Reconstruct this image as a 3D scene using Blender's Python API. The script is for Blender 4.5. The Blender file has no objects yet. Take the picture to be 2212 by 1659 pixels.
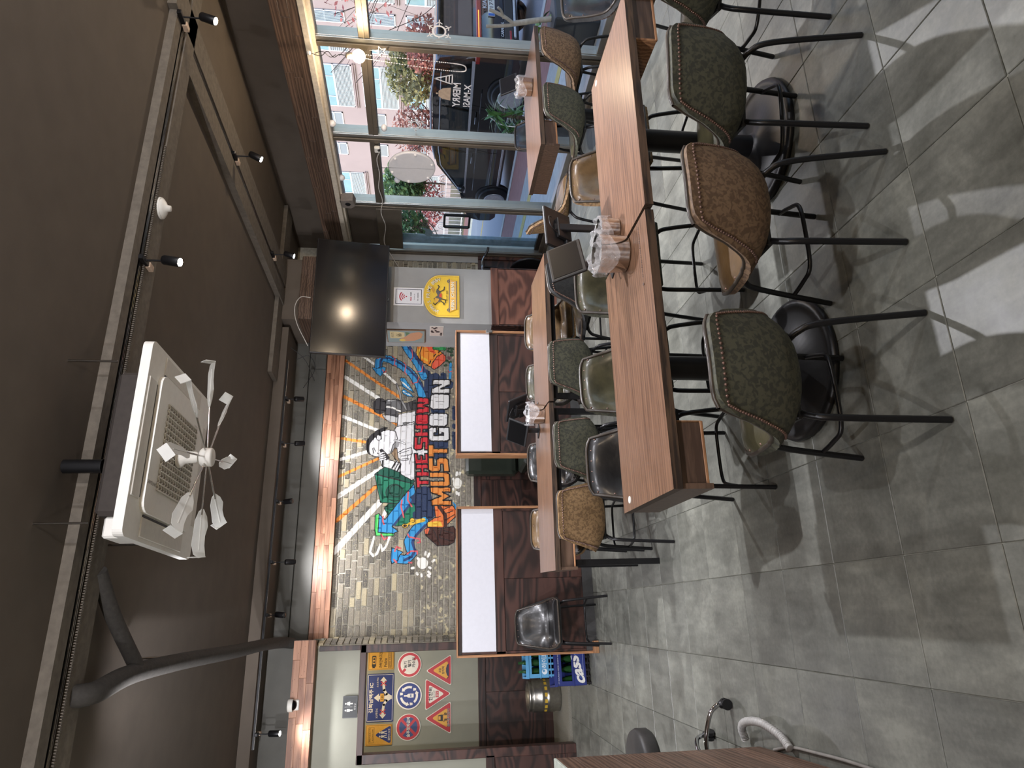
import bpy, bmesh, math, random
import numpy as np
from mathutils import Vector, Matrix
R = math.radians
PI = math.pi
rng = random.Random(7)
C = bpy.context.scene.collection
sc = bpy.context.scene

# ------------------------------------------------------------------ camera
F_PX, YAW, PITCH, ROLL, EYE = 1470.4, R(20.9), R(7.161), R(0.717), 1.623
fw = Vector((math.sin(YAW) * math.cos(PITCH), math.cos(YAW) * math.cos(PITCH), -math.sin(PITCH)))
rt = Vector((math.cos(YAW), -math.sin(YAW), 0))
up = rt.cross(fw)
rt, up = rt * math.cos(ROLL) + up * math.sin(ROLL), up * math.cos(ROLL) - rt * math.sin(ROLL)
cam_d = bpy.data.cameras.new('camera')
cam = bpy.data.objects.new('camera', cam_d)
C.objects.link(cam)
# the phone was held on its side: image right is "down" in the room
m = Matrix((-up, rt, -fw)).transposed().to_4x4()
m.translation = (0, 0, EYE)
cam.matrix_world = m
cam_d.sensor_fit = 'HORIZONTAL'
cam_d.sensor_width = 36
cam_d.lens = 36 * F_PX / 2212
cam_d.clip_start = 0.05
cam_d.clip_end = 300
sc.camera = cam

# ------------------------------------------------------------------ world and exposure
wd = bpy.data.worlds.new('sky')
sc.world = wd
wd.use_nodes = True
nt = wd.node_tree
nt.nodes.clear()
wo = nt.nodes.new('ShaderNodeOutputWorld')
bg = nt.nodes.new('ShaderNodeBackground')
sky = nt.nodes.new('ShaderNodeTexSky')
sky.sky_type = 'NISHITA'
sky.sun_disc = False
sky.sun_elevation = R(38)
sky.sun_rotation = R(-60)
sky.air_density = 1.0
sky.dust_density = 2.0
bg.inputs[1].default_value = 0.42
nt.links.new(sky.outputs[0], bg.inputs[0])
nt.links.new(bg.outputs[0], wo.inputs[0])
sc.view_settings.view_transform = 'Standard'
sc.view_settings.look = 'None'
sc.view_settings.exposure = 0.35
sc.view_settings.gamma = 1
sc.view_settings.use_curve_mapping = False
SPOT_W, BULB_W = 110.0, 30.0          # watts of a track spot, of a globe bulb

# ------------------------------------------------------------------ helpers
def lin(c):
    return tuple((x / 255 / 12.92) if x / 255 <= 0.04045 else ((x / 255 + 0.055) / 1.055) ** 2.4 for x in c)

def tag(o, label=None, cat=None, group=None, kind=None):
    for k, v in (('label', label), ('category', cat), ('group', group), ('kind', kind)):
        if v: o[k] = v
    return o

def empty(name, loc=(0, 0, 0), rz=0, label=None, cat=None, group=None, parent=None):
    o = bpy.data.objects.new(name, None)
    C.objects.link(o)
    o.empty_display_size = 0.1
    o.location = loc
    o.rotation_euler = (0, 0, rz)
    if parent: o.parent = parent
    return tag(o, label, cat, group)

class MB:
    """collects faces with a material slot; build() links them as one mesh object"""
    def __init__(s):
        s.v, s.f, s.m, s.sm = [], [], [], []
        s.T = None
    def add(s, vs, fs, mi=0, smooth=False):
        b = len(s.v)
        for p in vs:
            p = Vector(p)
            s.v.append(s.T @ p if s.T is not None else p)
        for f in fs:
            s.f.append([b + i for i in f]); s.m.append(mi); s.sm.append(smooth)
        return s
    def box(s, x0, x1, y0, y1, z0, z1, mi=0, bev=0.0):
        if bev > 0:
            b = min(bev, (x1 - x0) * .45, (y1 - y0) * .45, (z1 - z0) * .45)
            bm = bmesh.new()
            bmesh.ops.create_cube(bm, size=1)
            for v in bm.verts:
                v.co = Vector(((x0 + x1) / 2 + v.co.x * (x1 - x0), (y0 + y1) / 2 + v.co.y * (y1 - y0), (z0 + z1) / 2 + v.co.z * (z1 - z0)))
            bmesh.ops.bevel(bm, geom=bm.edges[:], offset=b, segments=1, affect='EDGES')
            bm.verts.index_update()
            s.add([v.co.copy() for v in bm.verts], [[v.index for v in f.verts] for f in bm.faces], mi)
            bm.free()
            return s
        vs = [(x0, y0, z0), (x1, y0, z0), (x1, y1, z0), (x0, y1, z0), (x0, y0, z1), (x1, y0, z1), (x1, y1, z1), (x0, y1, z1)]
        return s.add(vs, [(3, 2, 1, 0), (4, 5, 6, 7), (0, 1, 5, 4), (1, 2, 6, 5), (2, 3, 7, 6), (3, 0, 4, 7)], mi)
    def bar(s, p, q, w, h, mi=0, upv=(0, 0, 1)):
        p, q = Vector(p), Vector(q)
        d = (q - p).normalized()
        a = d.cross(Vector(upv))
        a = a.normalized() if a.length > 1e-4 else Vector((1, 0, 0))
        b = a.cross(d)
        vs = [c + a * (i * w / 2) + b * (j * h / 2) for c in (p, q) for i, j in ((-1, -1), (1, -1), (1, 1), (-1, 1))]
        return s.add(vs, [(0, 1, 2, 3), (7, 6, 5, 4), (0, 4, 5, 1), (1, 5, 6, 2), (2, 6, 7, 3), (3, 7, 4, 0)], mi)
    def tube(s, pts, r, n=8, mi=0, caps=True, radii=None):
        pts = [Vector(p) for p in pts]
        rings, nrm = [], None
        for i, p in enumerate(pts):
            d = (pts[min(i + 1, len(pts) - 1)] - pts[max(i - 1, 0)]).normalized()
            if nrm is None:
                nrm = d.cross(Vector((0, 0, 1)))
                if nrm.length < 1e-3: nrm = d.cross(Vector((1, 0, 0)))
            nrm = (nrm - d * nrm.dot(d)).normalized()
            b = d.cross(nrm)
            rr = radii[i] if radii else r
            rings.append([p + (nrm * math.cos(2 * PI * k / n) + b * math.sin(2 * PI * k / n)) * rr for k in range(n)])
        vs = [p for g in rings for p in g]
        fs = [(i * n + k, i * n + (k + 1) % n, (i + 1) * n + (k + 1) % n, (i + 1) * n + k) for i in range(len(rings) - 1) for k in range(n)]
        s.add(vs, fs, mi, True)
        if caps:
            e = (len(rings) - 1) * n
            s.add(rings[0], [tuple(range(n - 1, -1, -1))], mi)
            s.add(rings[-1], [tuple(range(n))], mi)
        return s
    def lathe(s, prof, n=24, c=(0, 0, 0), mi=0, smooth=True, axis='z'):
        vs = []
        for r, z in prof:
            for k in range(n):
                a = 2 * PI * k / n
                x, y = r * math.cos(a), r * math.sin(a)
                vs.append({'z': (c[0] + x, c[1] + y, c[2] + z), 'x': (c[0] + z, c[1] + x, c[2] + y), 'y': (c[0] + y, c[1] + z, c[2] + x)}[axis])
        fs = [(i * n + k, i * n + (k + 1) % n, (i + 1) * n + (k + 1) % n, (i + 1) * n + k) for i in range(len(prof) - 1) for k in range(n)]
        s.add(vs, fs, mi, smooth)
        if prof[0][0] > 1e-6: s.add(vs[:n], [tuple(range(n - 1, -1, -1))], mi)
        if prof[-1][0] > 1e-6: s.add(vs[-n:], [tuple(range(n))], mi)
        return s
    def ball(s, c, r, n=10, mi=0, sq=(1, 1, 1)):
        k = max(4, n // 2)
        prof = [(max(1e-7, math.sin(PI * i / k)) * r, -math.cos(PI * i / k) * r) for i in range(k + 1)]
        b = MB(); b.lathe(prof, n)
        return s.add([(c[0] + v.x * sq[0], c[1] + v.y * sq[1], c[2] + v.z * sq[2]) for v in b.v], b.f, mi, True)
    def prism(s, poly, o, ux, uy, d, mi=0, mside=None):
        """2-D outline in the plane (o; ux, uy), pushed out by vector d"""
        o, ux, uy, d = Vector(o), Vector(ux), Vector(uy), Vector(d)
        a = [o + ux * p[0] + uy * p[1] for p in poly]
        n = len(a)
        s.add(a + [p + d for p in a], [tuple(range(n - 1, -1, -1)), tuple(range(n, 2 * n))], mi)
        s.add(a + [p + d for p in a], [(i, (i + 1) % n, n + (i + 1) % n, n + i) for i in range(n)], mi if mside is None else mside)
        return s
    def mesh(s, name, mats):
        me = bpy.data.meshes.new(name)
        me.from_pydata([tuple(v) for v in s.v], [], s.f)
        for mt in (mats if isinstance(mats, (list, tuple)) else [mats]): me.materials.append(mt)
        me.polygons.foreach_set('material_index', s.m)
        me.polygons.foreach_set('use_smooth', s.sm)
        me.update()
        return me
    def build(s, name, mats, parent=None, loc=None):
        o = bpy.data.objects.new(name, s.mesh(name, mats))
        C.objects.link(o)
        if parent: o.parent = parent
        if loc: o.location = loc
        return o

def inst(name, me, parent=None, loc=(0, 0, 0), rot=(0, 0, 0), scale=None):
    o = bpy.data.objects.new(name, me)
    C.objects.link(o)
    if parent: o.parent = parent
    o.location, o.rotation_euler = loc, rot
    if scale: o.scale = scale
    return o

def copy_tree(o, parent=None):
    c = o.copy(); C.objects.link(c); c.parent = parent
    for ch in [x for x in o.children]: copy_tree(ch, c)
    return c

def curve(pts, n=6):
    """Catmull-Rom through the points"""
    P = [Vector(p) for p in pts]
    P = [P[0] * 2 - P[1]] + P + [P[-1] * 2 - P[-2]]
    out = []
    for i in range(1, len(P) - 2):
        a, b, c, d = P[i - 1:i + 3]
        for k in range(n):
            t = k / n
            out.append(0.5 * (2 * b + (c - a) * t + (2 * a - 5 * b + 4 * c - d) * t * t + (3 * b - a - 3 * c + d) * t ** 3))
    return out + [P[-2]]

# ------------------------------------------------------------------ materials (all node based)
MATS = {}
class NT:
    def __init__(s, name):
        s.m = bpy.data.materials.new(name); s.m.use_nodes = True
        s.t = s.m.node_tree; s.t.nodes.clear()
        s.o = s.n('ShaderNodeOutputMaterial')
    def n(s, kind, **kw):
        x = s.t.nodes.new(kind)
        for k, v in kw.items():
            if k[0] == 'i' and k[1:].isdigit(): x.inputs[int(k[1:])].default_value = v
            else: setattr(x, k, v)
        return x
    def l(s, a, b): s.t.links.new(a, b)
    def ramp(s, fac, stops):
        r = s.n('ShaderNodeValToRGB')
        el = r.color_ramp.elements
        while len(el) < len(stops): el.new(0.5)
        for e, (p, c) in zip(el, stops):
            e.position = p; e.color = (*c[:3], 1)
        s.l(fac, r.inputs[0])
        return r.outputs[0]
    def coords(s, scale=(1, 1, 1), rnd=0.0, out='Object'):
        tc = s.n('ShaderNodeTexCoord').outputs[out]
        mp = s.n('ShaderNodeMapping')
        mp.inputs[3].default_value = scale
        s.l(tc, mp.inputs[0])
        if rnd:
            oi = s.n('ShaderNodeObjectInfo')
            mu = s.n('ShaderNodeMath', operation='MULTIPLY', i1=rnd)
            s.l(oi.outputs['Random'], mu.inputs[0])
            ad = s.n('ShaderNodeVectorMath', operation='ADD')
            s.l(mp.outputs[0], ad.inputs[0]); s.l(mu.outputs[0], ad.inputs[1])
            return ad.outputs[0]
        return mp.outputs[0]
    def noise(s, vec, scale, detail=4, rough=.55, dist=0.0):
        x = s.n('ShaderNodeTexNoise')
        x.inputs['Scale'].default_value = scale; x.inputs['Detail'].default_value = detail
        x.inputs['Roughness'].default_value = rough; x.inputs['Distortion'].default_value = dist
        s.l(vec, x.inputs['Vector'])
        return x.outputs[0]
    def mix(s, fac, a, b, blend='MIX'):
        x = s.n('ShaderNodeMix', data_type='RGBA', blend_type=blend)
        for sock, v in ((x.inputs[0], fac), (x.inputs[6], a), (x.inputs[7], b)):
            if isinstance(v, (int, float)): sock.default_value = v
            elif isinstance(v, tuple): sock.default_value = (*v[:3], 1)
            else: s.l(v, sock)
        return x.outputs[2]
    def pbr(s, col, rough=.5, metal=0.0, bump=None, bstr=.2, bdist=.01, **kw):
        p = s.n('ShaderNodeBsdfPrincipled')
        if isinstance(col, tuple): p.inputs['Base Color'].default_value = (*col[:3], 1)
        else: s.l(col, p.inputs['Base Color'])
        if isinstance(rough, (int, float)): p.inputs['Roughness'].default_value = rough
        else: s.l(rough, p.inputs['Roughness'])
        p.inputs['Metallic'].default_value = metal
        for k, v in kw.items(): p.inputs[k.replace('_', ' ')].default_value = v
        if bump is not None:
            b = s.n('ShaderNodeBump')
            b.inputs['Strength'].default_value = bstr; b.inputs['Distance'].default_value = bdist
            s.l(bump, b.inputs['Height']); s.l(b.outputs[0], p.inputs['Normal'])
        s.l(p.outputs[0], s.o.inputs[0])
        return p

def plain(name, col, rough=.5, metal=0.0, var=.12, scale=30, bump=.0, **kw):
    """one colour with a faint procedural mottling; col in sRGB 0-255"""
    if name in MATS: return MATS[name]
    t = NT(name)
    c = lin(col)
    v = t.noise(t.coords(), scale)
    k = t.ramp(v, [(.3, tuple(x * (1 - var) for x in c)), (.7, tuple(min(1, x * (1 + var)) for x in c))])
    t.pbr(k, rough, metal, v if bump else None, bump, .004, **kw)
    MATS[name] = t.m
    return t.m

def wood(name, dark, light, axis=0, rough=.5, size=1.0, contrast=.5, rnd=4.0, bump=.15, knots=0.0):
    """grain runs along the axis (0 x, 1 y, 2 z) of the object"""
    if name in MATS: return MATS[name]
    t = NT(name)
    sc3 = [9 / size] * 3; sc3[axis] = .9 / size
    v = t.coords(tuple(sc3), rnd)
    n1 = t.noise(v, 2.2, 5, .6, 1.2)
    wv = t.n('ShaderNodeTexWave', wave_type='BANDS', bands_direction='XYZ'[(axis + 1) % 3])
    wv.inputs['Scale'].default_value = 1.1; wv.inputs['Distortion'].default_value = 7
    wv.inputs['Detail'].default_value = 3; wv.inputs['Detail Scale'].default_value = 1.2
    t.l(v, wv.inputs['Vector'])
    sc4 = [90 / size] * 3; sc4[axis] = 2.5 / size
    n2 = t.noise(t.coords(tuple(sc4), rnd), 1.0, 3)
    g = t.mix(contrast, n1, wv.outputs[0])
    g = t.mix(.3, g, n2)
    d, l = lin(dark), lin(light)
    col = t.ramp(g, [(.36, d), (.64, l)])
    if knots:
        vo = t.n('ShaderNodeTexVoronoi', feature='F1')
        sk = [7 / size] * 3; sk[axis] = 3.5 / size
        t.l(t.coords(tuple(sk), rnd), vo.inputs['Vector'])
        kf = t.ramp(vo.outputs['Distance'], [(.03, (1, 1, 1)), (.13, (0, 0, 0))])
        col = t.mix(kf, col, tuple(x * .35 for x in d))
    oi = t.n('ShaderNodeObjectInfo')
    br = t.ramp(oi.outputs['Random'], [(0, (.8, .8, .8)), (1, (1.15, 1.12, 1.1))])
    col = t.mix(1.0, col, br, 'MULTIPLY')
    t.pbr(col, rough, 0, g, bump, .003)
    MATS[name] = t.m
    return t.m

def plywood(name, dark, light, lines=9.0, rough=.45, stretch=(1.1, 3.4, 3.4)):
    """rotary-cut veneer: cathedral lines are the contours of a stretched noise field"""
    if name in MATS: return MATS[name]
    t = NT(name)
    v = t.coords(stretch, 13.0)
    h = t.noise(v, .8, 2.5, .45, .3)
    mu = t.n('ShaderNodeMath', operation='MULTIPLY', i1=lines * 6.283)
    t.l(h, mu.inputs[0])
    si = t.n('ShaderNodeMath', operation='SINE'); t.l(mu.outputs[0], si.inputs[0])
    mr = t.n('ShaderNodeMapRange'); mr.inputs[1].default_value = -1; mr.inputs[2].default_value = 1
    t.l(si.outputs[0], mr.inputs[0])
    fine = t.noise(t.coords((4, 90, 90), 13.0), 1.0, 3)
    g = t.mix(.45, mr.outputs[0], fine)
    broad = t.noise(v, .6, 3)
    d, l = lin(dark), lin(light)
    col = t.ramp(g, [(.25, d), (.7, l)])
    col = t.mix(t.ramp(broad, [(.4, (0, 0, 0)), (.65, (.5, .5, .5))]), col, d)
    oi = t.n('ShaderNodeObjectInfo')
    col = t.mix(1.0, col, t.ramp(oi.outputs['Random'], [(0, (.85, .85, .85)), (1, (1.1, 1.08, 1.06))]), 'MULTIPLY')
    t.pbr(col, rough, 0, g, .2, .002)
    MATS[name] = t.m
    return t.m

def glass(name, tint=(255, 255, 255), refl=.9, rough=0.0, haze=0.0):
    if name in MATS: return MATS[name]
    t = NT(name)
    tr = t.n('ShaderNodeBsdfTransparent'); tr.inputs[0].default_value = (*lin(tint), 1)
    gl = t.n('ShaderNodeBsdfGlossy'); gl.inputs['Roughness'].default_value = rough
    lw_ = t.n('ShaderNodeLayerWeight')
    pw = t.n('ShaderNodeMath', operation='POWER', i1=5.0)
    t.l(lw_.outputs['Facing'], pw.inputs[0])
    mu = t.n('ShaderNodeMath', operation='MULTIPLY_ADD', i1=refl * .9, i2=refl * .04)
    t.l(pw.outputs[0], mu.inputs[0])
    mx = t.n('ShaderNodeMixShader')
    t.l(mu.outputs[0], mx.inputs[0]); t.l(tr.outputs[0], mx.inputs[1]); t.l(gl.outputs[0], mx.inputs[2])
    out = mx.outputs[0]
    if haze:
        df = t.n('ShaderNodeBsdfDiffuse'); df.inputs[0].default_value = (.75, .78, .8, 1)
        nz = t.noise(t.coords(), 6, 4)
        hm = t.n('ShaderNodeMath', operation='MULTIPLY', i1=haze * 2)
        t.l(nz, hm.inputs[0])
        m2 = t.n('ShaderNodeMixShader')
        t.l(hm.outputs[0], m2.inputs[0]); t.l(out, m2.inputs[1]); t.l(df.outputs[0], m2.inputs[2])
        out = m2.outputs[0]
    t.l(out, t.o.inputs[0])
    MATS[name] = t.m
    return t.m

def glow(name, col, strength):
    if name in MATS: return MATS[name]
    t = NT(name)
    e = t.n('ShaderNodeEmission'); e.inputs[0].default_value = (*lin(col), 1)
    lw = t.noise(t.coords(), 3)
    mr = t.n('ShaderNodeMapRange'); mr.inputs[3].default_value = strength * .95; mr.inputs[4].default_value = strength * 1.05
    t.l(lw, mr.inputs[0]); t.l(mr.outputs[0], e.inputs[1])
    t.l(e.outputs[0], t.o.inputs[0])
    MATS[name] = t.m
    return t.m

def paint(rgb):
    return plain('print_%02x%02x%02x' % rgb, rgb, .55, var=.04, scale=60)

FONT_CACHE = {}
def glyphs(s, bold=0.0):
    """outline faces of a text, height 1, centred, from Blender's own font"""
    key = (s, bold)
    if key not in FONT_CACHE:
        cu = bpy.data.curves.new('lettering', 'FONT')
        cu.body = s; cu.size = 1; cu.align_x = 'CENTER'; cu.align_y = 'CENTER'; cu.offset = bold; cu.resolution_u = 3
        ob = bpy.data.objects.new('lettering', cu)
        me = ob.to_mesh()
        FONT_CACHE[key] = ([v.co.copy() for v in me.vertices], [list(p.vertices) for p in me.polygons])
        ob.to_mesh_clear()
        bpy.data.objects.remove(ob); bpy.data.curves.remove(cu)
    return FONT_CACHE[key]

class Print:
    """flat print laid on a real board: layers of ink, each a hair above the last"""
    def __init__(s, o, ux, uy, step=.00025):
        s.o, s.ux, s.uy = Vector(o), Vector(ux).normalized(), Vector(uy).normalized()
        s.nv = s.ux.cross(s.uy); s.mb = MB(); s.mats = []; s.k = 1; s.step = step
    def mi(s, rgb):
        mt = rgb if not isinstance(rgb, tuple) else paint(rgb)
        if mt not in s.mats: s.mats.append(mt)
        return s.mats.index(mt)
    def at(s, x, y): return s.o + s.ux * x + s.uy * y + s.nv * (s.k * s.step)
    def poly(s, pts, rgb):
        s.mb.add([s.at(*p) for p in pts], [tuple(range(len(pts)))], s.mi(rgb)); s.k += 1
        return s
    def polys(s, lst, rgb):
        for pts in lst: s.mb.add([s.at(*p) for p in pts], [tuple(range(len(pts)))], s.mi(rgb))
        s.k += 1
    def ring(s, c, r0, r1, rgb, a0=0, a1=360, n=40):
        q = []
        for i in range(n):
            a, b = R(a0 + (a1 - a0) * i / n), R(a0 + (a1 - a0) * (i + 1) / n)
            q.append([(c[0] + r0 * math.cos(a), c[1] + r0 * math.sin(a)), (c[0] + r1 * math.cos(a), c[1] + r1 * math.sin(a)),
                      (c[0] + r1 * math.cos(b), c[1] + r1 * math.sin(b)), (c[0] + r0 * math.cos(b), c[1] + r0 * math.sin(b))])
        s.polys(q, rgb)
    def disc(s, c, r, rgb, n=40, ry=None): return s.poly([(c[0] + r * math.cos(2 * PI * i / n), c[1] + (ry or r) * math.sin(2 * PI * i / n)) for i in range(n)], rgb)
    def rect(s, x0, y0, x1, y1, rgb): return s.poly([(x0, y0), (x1, y0), (x1, y1), (x0, y1)], rgb)
    def frame(s, x0, y0, x1, y1, w, rgb):
        s.polys([[(x0, y0), (x1, y0), (x1, y0 + w), (x0, y0 + w)], [(x0, y1 - w), (x1, y1 - w), (x1, y1), (x0, y1)],
                 [(x0, y0), (x0 + w, y0), (x0 + w, y1), (x0, y1)], [(x1 - w, y0), (x1, y0), (x1, y1), (x1 - w, y1)]], rgb)
    def line(s, pts, w, rgb):
        q = []
        for a, b in zip(pts[:-1], pts[1:]):
            d = Vector((b[0] - a[0], b[1] - a[1])); d.normalize()
            n = Vector((-d.y, d.x)) * w / 2; e = d * w * .35
            q.append([(a[0] + n.x - e.x, a[1] + n.y - e.y), (a[0] - n.x - e.x, a[1] - n.y - e.y), (b[0] - n.x + e.x, b[1] - n.y + e.y), (b[0] + n.x + e.x, b[1] + n.y + e.y)])
        s.polys(q, rgb)
    def text(s, txt, x, y, h, rgb, width=None, rot=0.0, bold=.0, shear=0.0):
        vs, fs = glyphs(txt, bold)
        if not vs: return
        xs = [v.x for v in vs]; ww = max(xs) - min(xs); cx = (max(xs) + min(xs)) / 2
        ys = [v.y for v in vs]; hh = max(ys) - min(ys); cy = (max(ys) + min(ys)) / 2
        ky = h / hh; kx = (width / ww) if width else ky
        c, q = math.cos(rot), math.sin(rot)
        pts = []
        for v in vs:
            py = (v.y - cy) * ky; px = (v.x - cx) * kx + shear * py
            pts.append(s.at(x + px * c - py * q, y + px * q + py * c))
        s.mb.add(pts, fs, s.mi(rgb)); s.k += 1
    def build(s, name, parent=None): return s.mb.build(name, s.mats, parent)

def rrect(x0, y0, x1, y1, r, n=5):
    out = []
    for cx, cy, a in ((x1 - r, y0 + r, -90), (x1 - r, y1 - r, 0), (x0 + r, y1 - r, 90), (x0 + r, y0 + r, 180)):
        out += [(cx + r * math.cos(R(a + 90 * i / n)), cy + r * math.sin(R(a + 90 * i / n))) for i in range(n + 1)]
    return out

def rtri(pts, r, n=4):
    """triangle with rounded corners"""
    out = []
    P = [Vector(p) for p in pts]
    for i in range(3):
        a, b, c = P[i - 1], P[i], P[(i + 1) % 3]
        u, v = (a - b).normalized(), (c - b).normalized()
        p, q = b + u * r * 1.7, b + v * r * 1.7
        for k in range(n + 1):
            t = k / n
            z = p * (1 - t) ** 2 + b * 2 * t * (1 - t) + q * t * t
            out.append((z.x, z.y))
    return out

def spot_light(name, loc, target, watts, size=70, blend=.5, col=(246, 245, 252), parent=None, radius=.03):
    l = bpy.data.lights.new(name, 'SPOT')
    l.energy, l.spot_size, l.spot_blend, l.color, l.shadow_soft_size = watts, R(size), blend, lin(col), radius
    o = bpy.data.objects.new(name, l)
    C.objects.link(o)
    o.location = loc
    o.rotation_euler = (Vector(target) - Vector(loc)).to_track_quat('-Z', 'Y').to_euler()
    if parent: o.parent = parent
    return o

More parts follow.
